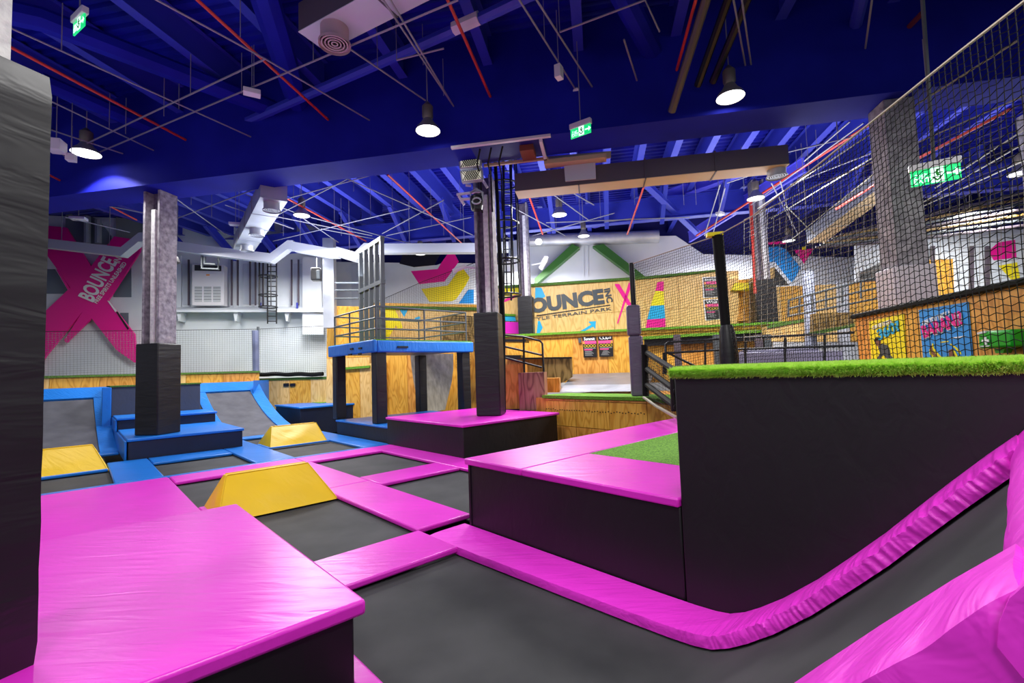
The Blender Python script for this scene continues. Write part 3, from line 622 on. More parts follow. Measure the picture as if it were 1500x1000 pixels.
# blocks left of landing
def gblk(label,fx,fy,fz,x1,ytop,m,dep=.7,c=None,name='plywood_box'):
    """block whose near lower-left corner stands at a surveyed point"""
    p=U(fx,fy,fz); c=EC.dot(Vector((p.x,p.y))); q=PC(x1,fy,c); tp=PC(fx,ytop,c).z
    t=thing(name,label,'box',p); P=[V3(p.x,p.y,fz),V3(q.x,q.y,fz),V3(q.x,q.y,tp),V3(p.x,p.y,tp)]
    obj('frame',MB().ext([v+nC*.02 for v in P],nC*dep),m,t); obj('plywood_panel',MB().ext(P,nC*.018),m,t); return t
gblk('tall orange plywood block right of the padded centre column',740,599,.67,769,534,PLYC)
gblk('rosy worn plywood block behind the corner of the pink topped box',761,601,.67,799,546,PLYR)
gblk('small plywood block on the turf corner of the landing',796,575,1.07,820,554,PLYC,.5)
t=plyC('olive plywood box standing behind the black stair rail',[(795,566),(795,524),(837,523.5),(838,552),(825,560)],14.8,[PLYD],.5,name='plywood_box',cat='box')
obj('black_edge',polyC([(740,526),(740,524),(837,522.5),(837,525)],14.75,.6),BLK,t)
t=plyC('low plywood wall behind the black stair rail',[(738,560),(738,526),(796,525),(796,560)],15.2,[PLYC,PLYA],.2,.8)
for i,(x0,x1,y) in enumerate(((738,770,500.5),(734,763,524))):
    tag(obj('black_tread',polyC([(x0,y-4),(x1,y-4),(x1,y),(x0,y)],15.8+.2*i,.8),BLK),'%s dark stair tread behind the stair rail'%('upper','lower')[i],'stair tread')
# right nearby poster wall
RWa=Vector((6.93,9.33)); RWb=Vector((6.46,5.56)); rd=(RWb-RWa).normalized(); rn=Vector((-rd.y,rd.x)); rcst=rn.dot(RWa); nR=V3(rn.x,rn.y,0)
if nR.x<0: nR=-nR
def PRt(px,py,off=0): p=VP(px,py,rn,rcst-(off if rn.x>0 else -off)); return p
t=thing('plywood_wall','orange plywood wall at the right with yellow and blue posters','plywood wall',V3(7.6,8.4,-.4))
ru=lambda p:rd.dot(Vector((p.x,p.y))); 
def rto3(u,z,off=0):
    s=rd*(u)+rn*(rcst-(off if rn.x>0 else -off)); return V3(s.x,s.y,z)
tl=PRt(1253,466); trr=PRt(1500,415); zt=(tl.z+trr.z)/2
u0=ru(tl); u1=ru(PRt(1560,420))
panels(t,[(u0,-.4),(u1,-.4),(u1,trr.z),(u0,tl.z)],rto3,nR,[PLYC,PLYA,PLYC],1.22)
obj('frame',MB().ext([rto3(u0,-.4,-.04),rto3(u1,-.4,-.04),rto3(u1,trr.z-.02,-.04),rto3(u0,tl.z-.02,-.04)],nR*.5),PLYC,t)
obj('top_rope',MB().tube([rto3(u0+(u1-u0)*i/20,tl.z+(trr.z-tl.z)*i/20+.03*noise.noise(V3(i,0,0))+.03,.05) for i in range(21)],.05,6),ROPE,t,smooth=True)
def polyR(px,off,th=.008): return MB().ext([PRt(x,y,off) for x,y in px],nR*th)
t=thing('poster','yellow poster with a crouching figure on the right plywood wall','poster',PRt(1300,530,.02))
t=obj('sheet',polyR([(1273,471),(1324,459),(1328,533),(1277,533)],.015),YELP,t)
for px,m in (([(1281,498),(1285,494),(1290,495),(1290,504),(1287,508),(1283,505)],SKIN),([(1280,498),(1284,493),(1291,495),(1290,499),(1284,499),(1282,503)],PBLK),([(1286,508),(1291,503),(1299,505),(1303,512),(1304,520),(1311,527),(1309,530),(1301,527),(1294,520),(1288,525),(1285,531),(1283,528),(1289,517)],INK),([(1284,527),(1288,522),(1290,524),(1286,531)],SKIN)): obj('printed_figure',polyR(px,.022,.005),m,t)
pr=lambda x,y:PRt(x,y,.024)
text('CAN YOU TRICK A',(1279,483),(1307,473),pr,WPRT,t,normal=nR,hgt=.075,bold=.02); text('360?',(1288,499),(1320,484),pr,CYAN,t,normal=nR,hgt=.21,bold=.03)
t=thing('poster','blue poster with pink and white lettering on the right plywood wall','poster',PRt(1380,530,.02))
t=obj('sheet',polyR([(1345.5,454),(1418,442),(1426,533),(1353,533)],.015),BLUP,t)
text('CAN YOU TRICK A',(1353,478),(1394,462),pr,WPRT,t,normal=nR,hgt=.09,bold=.02)
text('BARANI?',(1354.5,497),(1413.5,476),lambda x,y:PRt(x,y,.022),WPRT,t,normal=nR,hgt=.21,bold=.04); text('BARANI?',(1354,495.5),(1412,474.5),lambda x,y:PRt(x,y,.03),MAG,t,normal=nR,hgt=.21,bold=.02)
obj('printed_line',polyR([(1392,494.5),(1413,491.5),(1413,493.5),(1392,496)],.022,.005),WPRT,t)
for px,m in (([(1361,512),(1364,505),(1367,512),(1374,524),(1384,530),(1370,531),(1366,521)],SKIN),([(1365,503),(1366.5,503),(1368,510),(1384,529),(1381,530),(1366,513)],YELP),([(1361,512),(1363,510),(1365,518),(1368,521),(1366,523),(1362,519)],YELP),([(1389,513),(1396,510),(1400,522),(1404,531),(1391,531)],SKIN),([(1377,500.5),(1389,499),(1389,500.5),(1377,502)],YELP),([(1392,503),(1400,508),(1407,515),(1408,519),(1405,518),(1399,510),(1392,505)],YELP),([(1395,513),(1398,513),(1405,526),(1403,529)],YELP)): obj('printed_figure',polyR(px,.022,.005),m,t)
t=thing('first_aid_box','green first aid box with a white cross on the right plywood wall','box',PRt(1458,512,.2))
obj('case',MB().ext([PRt(1432,486,.22),PRt(1481,482,.22),PRt(1484,508,.22),PRt(1433,511,.22)],nR*.22),GRNB,t,bevel=.03)
obj('lid_edge',MB().ext([PRt(1431,487,.23),PRt(1443,484,.23),PRt(1443,487.5,.23),PRt(1431,489.5,.23)],nR*.24),WPL,t)
ctr=PRt(1443.5,499,.235); rz=V3(rd.x,rd.y,0)
obj('cross',MB().obox(ctr,rz,(0,0,1),nR,.105,.034,.01).obox(ctr+V3(0,0,.0),rz,(0,0,1),nR,.034,.105,.012),WPRT,t)
text('FIRST AID',(1437,508.5),(1450,507.5),lambda x,y:PRt(x,y,.235),WPRT,t,normal=nR,hgt=.02); obj('latch',MB().ext([PRt(1456,511,.15),PRt(1472,510,.15),PRt(1469,517,.15),PRt(1458,517,.15)],nR*.1),GRNB,t)
# murals on partitions
def mur(t,px,c,m): return obj('painted_shape',polyC(px,c-.02,.012),m,t)
mur(tr,[(602,397),(641,394),(647,384),(657,370),(665,369.5),(672,383),(660,400),(651,412),(614,416)],22,MAG)
mur(tr,[(617,423),(656,418),(663,408),(676,390),(688,406),(682,418),(668,438),(662,441),(629,442)],22,YELP)
mur(tr,[(672,444),(686,424),(694,424),(694,444)],22,BLUP)
mur(tr2,[(1113,362),(1140,361),(1150,364),(1173,392),(1161,413),(1156,410),(1136,384),(1112,382)],23,BLUP)
mur(tr2,[(1163,366),(1192,364),(1178,386)],23,MAG); mur(tr2,[(1117,355),(1150,353),(1153,357),(1117,358)],23,MAG); mur(tr2,[(1174,366),(1176,361),(1180,361),(1181,366)],22.98,YELP)
mur(tr3,[(1448,368),(1462,355),(1487,351),(1489,377),(1456,381)],21,MAG); mur(tr3,[(1463,389),(1490,384),(1495,411),(1481,409)],21,YELP)
obj('wall_recess_shade',polyC([(1262,446),(1262,398),(1298,380),(1300,446)],20.9,.05),PBLK,tr3); obj('panel',polyC([(1355,440),(1355,381),(1396,379),(1398,436)],20.9,.05),PLYA,tr3); obj('panel',polyC([(1304,450),(1304,420),(1330,418),(1331,444)],20.8,.05),DUCTD,tr3)  # black wall sheet carries the shade of the recess in its colour
for x in (1365,1422,1445): obj('wall_post',polyC([(x,440),(x,360),(x+5,360),(x+5,437)],20.85,.1),DUCTD,tr3)
# green diagonal beams
for lab,p in (('left green diagonal beam above the mural wall',[(783,418),(783,408),(838,357),(849,362)]),('right green diagonal beam above the mural wall',[(868,360),(884,357),(962,418),(938,412)])):
    tag(obj('diagonal_beam',polyC(p,22.4,.5),GRNP),lab,'beam')
# ================================================================== COLUMNS
def solid_column(label,d,c,z0,z1,padtop,w_,pw,pm):
    t=thing('padded_column',label,'column',Hh(d,c,z0)); s=w_/2; q=pw/2
    obj('concrete_shaft',MB().hbox(d-s,d+s,c-s,c+s,z0,z1),CONC,t,bevel=.015); pt=.07
    for (x0,x1,y0,y1) in ((d-q,d+q-.004,c-q,c-q+pt),(d+q-pt,d+q,c-q+.004,c+q),(d-q+pt,d+q-pt,c+q-pt,c+q),(d-q,d-q+pt,c-q+pt+.004,c+q)): obj('column_pad',MB().hbox(x0,x1,y0,y1,z0,padtop),pm,t,bevel=.028,seg=3)
    return t
def column(label,d,c,z0,z1,padtop,padfoot,w_=.46,pw=.64,m_web=CWEB,rot=0,face=None,pm=None):
    t=thing('padded_column',label,'column',Hh(d,c,padfoot)); s=w_/2; ft=.07
    obj('flange',MB().hbox(d-s,d-s+ft,c-s,c+s,z0,z1),CONC,t,bevel=.01); obj('flange',MB().hbox(d+s-ft,d+s,c-s,c+s,z0,z1),CONC,t,bevel=.01)
    obj('web',MB().hbox(d-s+ft,d+s-ft,c-.03,c+.03,z0,z1),m_web,t)
    obj('fireproofing',MB().hbox(d+.0,d+.13,c-s-.012,c-.03,z0+.4,z1-.5),CONL,t,bevel=.02)
    if padtop:
        q=pw/2
        pt=.07
        for (x0,x1,y0,y1) in ((d-q,d+q-.004,c-q,c-q+pt),(d+q-pt,d+q,c-q+.004,c+q),(d-q+pt,d+q-pt,c+q-pt,c+q),(d-q,d-q+pt,c-q+pt+.004,c+q)): obj('column_pad',MB().hbox(x0,x1,y0,y1,padfoot,padtop),pm or BLKV,t,bevel=.028,seg=3)
    return t
column('grey sprayed column in a black pad standing on the blue steps',-10.88,10.0,.5,6.6,2.72,.475,.5,.66)
column('centre grey column in a tall black pad on the pink topped box',-2.62,11.25,.7,6.6,3.17,.68,.46,.6)
solid_column('large grey column behind the high net at the right',5.78,9.95,-.5,6.6,3.42,.52,.66,PALEV)
column('far grey column with black pad before the mural wall',-2.62,17.7,3.06,8.2,4.55,3.06,.4,.56)
column('far grey column with black pad beyond the net',5.85,17.75,3.06,8.2,4.6,3.06,.42,.68)
column('pale far column at the extreme right behind the net',11.9,14.6,-.4,8.2,None,-.4,.5)
# white collars of the far columns
# near-left padded post
t=thing('padded_column','near dark padded post at the left edge with concrete above','column',V3(-2.5,1.9,.485))
pe=V3(-2.225,2.215,0); dr=Vector((math.sin(math.radians(21)),math.cos(math.radians(21)))); sd=Vector((-dr.y,dr.x))
mb=MB(); nz=26; nw=8; ring=[(0,0),(-.12,0),(-.25,0),(-.4,0),(-.62,0),(-.62,.62),(0,.62)]
for i in range(nz+1):
    z=.485+(3.27-.485)*i/nz
    for k,(u,v) in enumerate(ring):
        e=.010*noise.noise(V3(u*3,z*5,v))*(1 if z<3.2 else 0)+ (.012 if 0<i<nz else -.012)
        p=pe.xy+dr*u+sd*(v-e if v<.3 else v+e); mb.v.append(V3(p.x,p.y,z))
n=len(ring)
for i in range(nz):
    for k in range(n): l=(k+1)%n; mb.f.append((i*n+k,i*n+l,(i+1)*n+l,(i+1)*n+k))
mb.f.append(tuple(range(n))); mb.f.append(tuple(nz*n+k for k in range(n)))
obj('column_pad',mb,BLKV,t,smooth=True)
cc=pe.xy-dr*.31+sd*.31; 
obj('concrete_column',MB().obox(V3(cc.x,cc.y,6.1),(dr.x,dr.y,0),(sd.x,sd.y,0),(0,0,1),.41,.41,5.8),CONL,t)
# grey mauve padded net post and near black post
def post(label,p,ztop,r,m,padz=None,padr=.12,padm=None,name='net_post',foot=None):
    t=thing(name,label,'post',p); obj('pole',MB().tube([p,V3(p.x,p.y,ztop)],r,10),m,t,smooth=True)
    return t
P1=U(935,580,1.07); 
t=post('net post with a grey mauve pad at the edge of the plywood landing',P1,4.1,.06,BLK)
obj('post_pad',MB().obox(P1+V3(0,0,.68),nD,nC,(0,0,1),.3,.26,1.36),GREYV,t,bevel=.05,seg=3); obj('post_pad',MB().obox(P1+V3(-.02,0,1.71),nD,nC,(0,0,1),.3,.26,.69),GREYV,t,bevel=.05,seg=3)
P2=Hh(2.5,9.15,1.5); P2t=U(1052,346,4.15)
P2=V3(U(1072,537,1.62).x,0,0); p2=PC(1070,545,8.95); P2=V3(p2.x,p2.y,1.0)
t=thing('net_post','leaning black net post wrapped in tape behind the bright turf','post',P2)
topp=PC(1051,345,8.95); midp=PC(1063,478,8.95)
obj('pole',MB().tube([P2,midp,topp],.08,10,rs=[.09,.085,.1]),ROPE,t,smooth=True); obj('wrapped_pad',MB().tube([P2+V3(0,0,-.1),P2+V3(0,0,.25),PC(1068,520,8.95),PC(1065,485,8.95),PC(1064,476,8.95)],.15,12,rs=[.2,.15,.165,.13,.1]),BLKV,t,smooth=True)
obj('cap',MB().obox(topp+V3(-.05,0,.02),nD,nC,(0,0,1),.28,.12,.07),YELP,t)
# ================================================================== NETS
def net(label,top,bot,cell,r,m,n=3,jit=.0,rope=.012,ropem=None,name='safety_net',zig=False,nodes=None):
    """top/bot: polylines with equal count; strands follow them"""
    top=[Vector(p) for p in top]; bot=[Vector(p) for p in bot]
    t=thing(name,label,'net',bot[0])
    L_=[0]
    for i in range(1,len(bot)): L_.append(L_[-1]+(bot[i]-bot[i-1]).length*.5+(top[i]-top[i-1]).length*.5)
    def at(pl,s):
        for i in range(1,len(L_)):
            if s<=L_[i]+1e-6: f=(s-L_[i-1])/(L_[i]-L_[i-1]); return pl[i-1].lerp(pl[i],f)
        return pl[-1]
    nu=max(2,int(L_[-1]/cell)); hm=max((a-b).length for a,b in zip(top,bot)); nv=max(2,int(hm/cell))
    g=[[None]*(nv+1) for _ in range(nu+1)]
    for i in range(nu+1):
        a=at(bot,L_[-1]*i/nu); b=at(top,L_[-1]*i/nu)
        for j in range(nv+1):
            p=a.lerp(b,j/nv)
            if jit: p=p+V3(noise.noise(p*2.1),noise.noise(p*2.3+V3(5,5,5)),noise.noise(p*2.7+V3(9,1,3)))*jit*min(1,4*min(j,nv-j)/nv)
            if zig: p=p+V3(0,0,(cell*.16 if (i+j)%2 else -cell*.16))
            g[i][j]=p
    mb=MB()
    def seg(a,b):
        d=(b-a).normalized(); u=d.cross(V3(.3,.2,1)).normalized(); w_=d.cross(u); o=len(mb.v)
        for q in (a,b):
            for k in range(n): an=6.2832*k/n; mb.v.append(q+(u*math.cos(an)+w_*math.sin(an))*r)
        for k in range(n): l=(k+1)%n; mb.f.append((o+k,o+l,o+n+l,o+n+k))
    st=1 if (zig or jit) else None
    if st:
        for i in range(nu+1):
            for j in range(nv): seg(g[i][j],g[i][j+1])
        for j in range(nv+1):
            for i in range(nu): seg(g[i][j],g[i+1][j])
    else:
        for i in range(nu+1): seg(g[i][0],g[i][nv])
        for j in range(nv+1):
            pl=[g[i][j] for i in range(nu+1)]
            for i in range(0,nu): seg(pl[i],pl[i+1])
    tag(obj('netting',mb,m,t),kind='stuff')
    if rope: obj('edge_rope',MB().tube(top,rope,6),ropem or m,t,smooth=True)
    return t
# near big net: from P1 past P2 towards the camera at the right
NT=[V3(P1.x,P1.y,4.08),topp]+[U(x,y,4.1) for x,y in ((1100,318),(1200,240),(1300,160),(1400,80),(1499,3))]+[Hh(3.0,2.6,4.1)]
NBm=[V3(P1.x,P1.y,1.3),V3(P2.x,P2.y,1.66)]+[V3(q.x,q.y,1.68) for q in NT[2:]]
NT2=NT[:]; NB2=NBm[:]
net('high black net hung from a pale rope on the turf box at the right',NT,NBm,.058,.0036,ROPE,jit=.02,zig=True,rope=.012,ropem=RP)
# second rope and loose upper net layer
# left net
def onb(px,py): return PB(px,py,21.4)
net('fine net along the raised platform below the left white wall',[onb(20,486),onb(200,484),onb(378,482)],[onb(20,556),onb(200,549),onb(378,546)],.085,.004,ROPEL,rope=.01,ropem=ROPE)
pa_=onb(378,482); pb_=onb(378,547)
def pcn(px,py,c=19.2): return PC(px,py,c)
net('fine net between the grey padded post and the plywood tower',[pa_,pcn(478,477,19.0)],[pb_,pcn(478,545,19.0)],.085,.004,ROPEL,rope=.01,ropem=ROPE)
t=thing('net_post','grey padded net post standing before the left white wall','post',pb_); obj('pole',MB().tube([pb_,pa_+V3(0,0,.1)],.05,8),GRST,t); obj('post_pad',MB().tube([onb(375,545),onb(374,484)],.13,8),vinyl('speckled_grey_vinyl',(120,128,160),.4,0,.9,.5,(6,6,6)),t,smooth=True)
t=thing('rolled_net','slack black net roll on the ledge above the vented plywood','net',PC(380,550,18.0)); obj('roll',MB().tube([PC(378+i*5,548+ (.5*math.sin(i*.9)),18.0) for i in range(20)],.09,7),ROPE,t,smooth=True)
net('fine net hung over the coloured chevron wall behind the canopy',[PC(541,447,18.0),PC(620,412,18.0),PC(700,383,18.0)],[PC(541,520,18.0),PC(620,520,18.0),PC(700,548,18.0)],.10,.0045,ROPE,rope=.012)
net('dark net strip hanging behind the canopy beside the centre column',[PC(664,462,15.5),PC(690,463,15.5)],[PC(668,538,15.5),PC(690,538,15.5)],.09,.005,ROPE)
# far nets right of the centre
net('far net layer rising behind the near net at the upper right',[PC(1090,322,12.6),PC(1200,270,11.6),PC(1300,228,10.8),PC(1500,140,9.3)],[PC(1090,500,12.6),PC(1200,490,11.6),PC(1300,480,10.8),PC(1500,450,9.3)],.14,.005,ROPEG,rope=.014,ropem=RP)
# ================================================================== RAILINGS
def rail(label,polys,r,m,name='railing',group=None,parts=None):
    b=min((Vector(p) for pl in polys for p in pl),key=lambda v:v.z); t=thing(name,label,'railing',b,group)
    for i,pl in enumerate(polys):
        v=abs((Vector(pl[-1])-Vector(pl[0])).normalized().z)>.85
        obj('post' if v else 'rail',MB().tube(pl,r,8),m,t,smooth=True)
    return t
# canopy
def gp(a,b,z): return G(a,b,z)
CA=(5.95,9.3); CB=(11.95,15.05)
t=thing('canopy_platform','blue edged canopy deck on four black padded legs','platform',G(7.6,13.5,.41))
mb=MB().gbox(CA[0],CA[1],CB[0],CB[1],2.42,2.62); obj('deck',mb,PLYG,t)
obj('edge_pad',MB().gbox(CA[0]-.07,CA[0]+.05,CB[0]-.07,CB[1],2.37,2.72),BLUEW,t,bevel=.04,seg=3); obj('edge_pad',MB().gbox(CA[0]+.05,CA[1]+.05,CB[0]-.07,CB[0]+.05,2.37,2.70),BLUEW,t,bevel=.04,seg=3)
obj('turf_top',MB().gbox(CA[0],CA[1]+.02,CB[0],CB[1],2.66,2.735),TURF,t)
for a,b,z in ((6.12,14.75,.41),(6.15,12.1,.41),(9.1,14.7,.36),(9.12,12.15,.2)): obj('leg',MB().gbox(a-.16,a+.16,b-.16,b+.16,z,2.40),BLKV,t,bevel=.03)
for i,(x,y) in enumerate(((515,511),(527.5,510),(513,519.3),(527,518.5))):
    q=PA(x,y,CA[0]-.085); obj('slot',MB().obox(q,(EA.x,EA.y,0),(EB.x,EB.y,0),(0,0,1),.03,.19,.05),PBLK,t)
q=PB(590,508,CB[0]-.09); obj('slot',MB().obox(q,(EB.x,EB.y,0),(EA.x,EA.y,0),(0,0,1),.03,.34,.05),PBLK,t)
R=[]; x0,x1,y0,y1=CA[0]+.12,CA[1]-.1,CB[0]+.12,CB[1]-.12; zb=2.72
for dz in (.32,.62,.95): R.append([gp(x0,y0,zb+dz),gp(x1,y0,zb+dz)]); R.append([gp(x0,y0,zb+dz),gp(x0,y1,zb+dz)]); R.append([gp(x0,y1,zb+dz),gp(x1,y1,zb+dz)]); R.append([gp(x1,y0,zb+dz),gp(x1,y1,zb+dz)])
for a,b in ((x0,y0),(x1,y0),(x0,y1),(x1,y1),(x0,(y0+y1)/2+.3),((x0+x1)/2,y0),((x0+x1)/2,y1),(x1,(y0+y1)/2)): R.append([gp(a,b,zb),gp(a,b,zb+.95)])
rail('grey steel railing around the top of the canopy deck',R,.026,GRST)
# tall steel portal on the canopy
t=thing('steel_portal','tall portal of parallel grey steel posts behind the canopy corner','frame',V3(-3.6,13.1,2.7))
A_=V3(-3.68,13.35,0); B_=V3(-4.75,14.75,0); dAB=(B_-A_).normalized()
for i in range(5):
    p=A_.lerp(B_,i/4); obj('post',MB().obox(p+V3(0,0,4.2),dAB,dAB.cross(V3(0,0,1)),(0,0,1),.11,.11,3.05),GRST,t)
obj('cross_bar',MB().obox(A_.lerp(B_,.5)+V3(0,0,5.68),dAB,dAB.cross(V3(0,0,1)),(0,0,1),1.9,.13,.12),GRST,t); obj('cross_bar',MB().obox(A_.lerp(B_,.5)+V3(0,0,4.42),dAB,dAB.cross(V3(0,0,1)),(0,0,1),1.9,.13,.12),GRST,t)
rail('thin grey rails between the steel portal and the left column',[[PY(491,414,17),PY(533,414,17)],[PY(491,425,17),PY(533,425,17)],[PY(491,437,17),PY(533,437,17)]],.03,GRST)
# stair rail right of centre column
sr=lambda x,y:PC(x,y,12.9)
rail('black stair railing right of the centre column',[[sr(733,490),sr(767,493),sr(791,499),sr(794.5,503),sr(797,556)],[sr(733,506),sr(794,520)],[sr(733,522),sr(794,538)],[sr(767,493),sr(768,548)],[sr(738,491),sr(739,530)]],.03,BLK)
# diagonal thick rails from post 1 to the turf box
b0=PC(946,516,10.2)
t=thing('railing','thick black sloping handrails from the padded post to the turf box','railing',PC(990,600,7.6))
for (xa,ya,xb,yb) in ((947,516,992,545),(947,540,992,573),(947,563,992,597)): obj('rail',MB().tube([PC(xa,ya,10.4),PC(xb,yb,7.8)],.055,8),ROPE,t,smooth=True)
obj('post',MB().tube([PC(946,580,10.4),PC(944,505,10.4)],.07,8),ROPE,t,smooth=True); obj('post',MB().tube([PC(988,602,7.9),PC(986,545,7.9)],.055,8),ROPE,t,smooth=True)
obj('rope',MB().tube([PC(943,582,10.3),PC(962,595,9.4),PC(992,612,8)],.03,6),RP,t,smooth=True)
net('small net below the thick sloping handrails',[PC(947,516,10.35),PC(992,545,7.75)],[PC(947,584,10.35),PC(992,608,7.75)],.07,.0045,ROPE)
fr=lambda x,y:PC(x,y,14.6)
R=[[fr(975,548),fr(975,504),fr(978,501),fr(1060,496),fr(1190,490),fr(1251,487)],[fr(975,517),fr(1060,512),fr(1251,506)],[fr(985,537.5),fr(1120,533)],[fr(972,548),fr(972,517),fr(977,516),fr(1020,537)],[fr(1033,537),fr(1033,498)],[fr(1092,535),fr(1092,495)],[fr(1150,533),fr(1150,492)],[fr(1208,531),fr(1208,489)]]
rail('black railing of two rails behind the near net and turf',R,.035,BLK)
for i,x in enumerate((990,1048,1110,1122,1189)): 
    m=GRST if i%2 else DUCTD; q=PC(x+4,585,15.6); q2=PC(x+4,490,15.6)
    tag(obj('ledge_post',MB().obox((q+q2)/2,nD,nC,(0,0,1),.2,.15,(q2-q).length),m),['widest dark post under the turf ledge, nearest the landing','dark post under the turf ledge just left of the wrapped net post','first of two close dark posts under the ledge right of the wrapped post','second of two close dark posts under the ledge right of the wrapped post','brown post under the ledge where the olive block begins'][i],'post')
t=thing('mat_stack','low stack of lavender grey mats behind the railing','mat',PC(1150,540,15.4))
for k,(x0,x1,y0,y1) in enumerate(((1083,1236,516,545),(1095,1200,512,517))): obj('mat',polyC([(x0,y1),(x0,y0),(x1,y0-3),(x1,y1)],15.2+.2*k,.9),LAV,t,bevel=.03)
ur=lambda x,y:PC(x,y,14.9)
R=[[ur(1155,440),ur(1172,435),ur(1255,413),ur(1330,396)],[ur(1155,452),ur(1255,428),ur(1330,412)],[ur(1155,463),ur(1255,443),ur(1330,428)]]+[[ur(x,y),ur(x,y+24)] for x,y in ((1155,440),(1171,436),(1190,431),(1210,426),(1234,420),(1261,413),(1290,406),(1318,400))]
rail('far upper grey railing climbing to the right beyond the net',R,.03,GRST)
tag(obj('padded_post',MB().tube([PC(1190,545,15.6),PC(1184,398,15.6)],.16,8),vinyl('pale_blue_vinyl',(176,184,208),.4,0,.9,.6,(6,6,6)),smooth=True),'pale blue padded post beyond the near net','post')
tag(obj('padded_post',MB().tube([PC(1238,600,17.3),PC(1234,414,17.5)],.18,8),SILV,smooth=True),'short pale padded post on the far upper railing','post')
# ================================================================== LEFT WALL FURNITURE
def boxL(px,off,th): return MB().ext([PL(x,y,off) for x,y in px],nL*th)
# X sign
t=thing('wall_sign','huge magenta cross shaped sign with white lettering on the left wall','sign',PL(140,530,.25))
Xs=[(30,572),(20,420),(52,472),(102,421),(82,393),(66,367),(55,333),(68,331),(96,336),(108,352),(136,390),(131,390),(168,346),(204,350),(203,362),(196,376),(158,439),(164,450),(197,489),(199,505),(203,528),(199,531),(185,524),(171,514),(157,485),(134,465),(124,468),(97,501),(94,499),(122,455),(70,519),(52,548)]
Xs=[(40,560),(40,480),(103,421),(64,367),(64,330),(97,333),(133,390),(167,346),(207,352),(205,368),(158,440),(197,489),(201,528),(197,531),(170,512),(134,466),(97,502),(94,498),(121,456),(68,520)]
xs_=t; t=obj('panel',boxL(Xs,.30,.1),MAG,xs_)
obj('slit',boxL([(157,440),(160,441),(171,455),(169,457)],.32,.01),WPRT,t); obj('slit',boxL([(170,457),(172,456),(189,481),(187,483)],.32,.01),PBLK,t)
obj('blade',boxL([(82,394),(88,398),(103,424),(99,424)],.31,.1),MAG,t)
pls=lambda x,y:PL(x,y,.33)
text('BOUNCE',(136.5,443),(173,384),pls,WPRT,t,normal=nL,hgt=.62,bold=.03); text('FREE SPIRITS UNLEASHED',(142.5,445),(186,386),pls,WPRT,t,normal=nL,hgt=.17,bold=.02)
text('INC',(175,386),(182,374),pls,WPRT,t,normal=nL,hgt=.26,bold=.02)
wl=bpy.data.objects['wall_left']
for k,px in enumerate(([(166,435),(166,396),(192,375),(192,435)],[(60,430),(60,394),(80,394),(98,425),(98,430)],[(176,478),(176,458),(188,458),(188,476)],[(60,470),(60,454),(82,454),(75,470)],[(246,472),(246,456),(262,456),(300,474)])):
    if k<4: o=obj('window_%d'%(k+1),boxL(px,.03,.1),GLASS); o['kind']='structure'
obj('bulkhead',boxL([(96,355),(96,310),(128,315),(145,322),(162,345),(162,358)],.06,.1),mat('grey_blue_wall',srgb(120,132,142),.6),wl)
for x,y0 in ((128,317),(144,322)): obj('pipe',MB().tube([PL(x,356,.3),PL(x,y0,.3)],.12,8),GALV,wl,smooth=True)
obj('fascia',boxL([(170,352),(170,318),(245,330),(245,352)],.1,.1),mat('dusty_wall',srgb(150,156,150),.7),wl)
# ledge with brackets
t=thing('wall_ledge','long white ledge with brackets on the left wall','ledge',PL(340,460,.3))
obj('shelf',MB().quad_prism([PL(240,457,.75),PL(478,457,.75),PL(478,452,0),PL(240,452,0)],[PL(240,453.5,.75),PL(478,454,.75),PL(478,449,0),PL(240,449,0)]),WHITE,t)
for x in (262,345,420): obj('bracket',boxL([(x-3,460),(x-3,457),(x+3,457),(x+3,460),(x+1,470),(x-1,470)],.6,.55),WHITE,t)
for x,wd in ((262,6),(345,5),(394,3)): obj('upright',boxL([(x-wd/2,452),(x-wd/2,374),(x+wd/2,374),(x+wd/2,452)],.15,.15),WHITE,wl)
for x,y in ((268,446),(356,445),(430,450)):
    obj('wall_panel',boxL([(x,y),(x,386),(x+(20 if x<300 else 32),386),(x+(20 if x<300 else 32),y)],.05,.05),OFFW,wl)
for x in (276,339,348,366,374,385,427,437): obj('upright',boxL([(x-1.2,447),(x-1.2,380),(x+1.2,380),(x+1.2,447)],.3,.06),DUCTD,wl)
for x in (381,435): tag(obj('blue_bottle',boxL([(x-1.3,451),(x-1.3,443),(x+1.3,443),(x+1.3,451)],.5,.08),mat('blue_item',srgb(30,40,150),.5)),'small blue item standing on the ledge %s the caged ladder'%('left of' if x==381 else 'right of'),'container')
obj('pilaster',boxL([(443,478),(443,376),(470,376),(472,478)],.3,.3),WHITE,wl); obj('pilaster',boxL([(443,490),(443,456),(474,460),(474,490)],.6,.3),WHITE,wl)
# AC unit
t=thing('air_conditioner','tall white air conditioner with three lower grilles on the left wall','air conditioner',PL(305,447,.5))
obj('casing',boxL([(281,447),(281,387),(328,388),(328,447)],.6,.45),WPL,t,bevel=.02)
tg=obj('top_grille',boxL([(285,396),(285,388),(324,389),(324,397)],.62,.02),PBLK,t)
for k in range(5): obj('grille_slat',boxL([(285,388.8+k*1.6),(324,389.8+k*1.6),(324,390.3+k*1.6),(285,389.3+k*1.6)],.64,.02),GRST,tg)
for k in range(3):
    x=285+k*13.6; lg=obj('lower_grille',boxL([(x,442),(x,419),(x+11,419),(x+11,442)],.615,.02),mat('grille_grey',srgb(190,194,196),.5),t)
    for j in range(5): obj('grille_slat',boxL([(x,438.5-j*4.2),(x,438-j*4.2),(x+11,438-j*4.2),(x+11,438.5-j*4.2)],.63,.01),GRST,lg)
obj('badge',boxL([(302,403.5),(302,401.5),(307,401.5),(307,403.5)],.61,.01),ORNG,t)
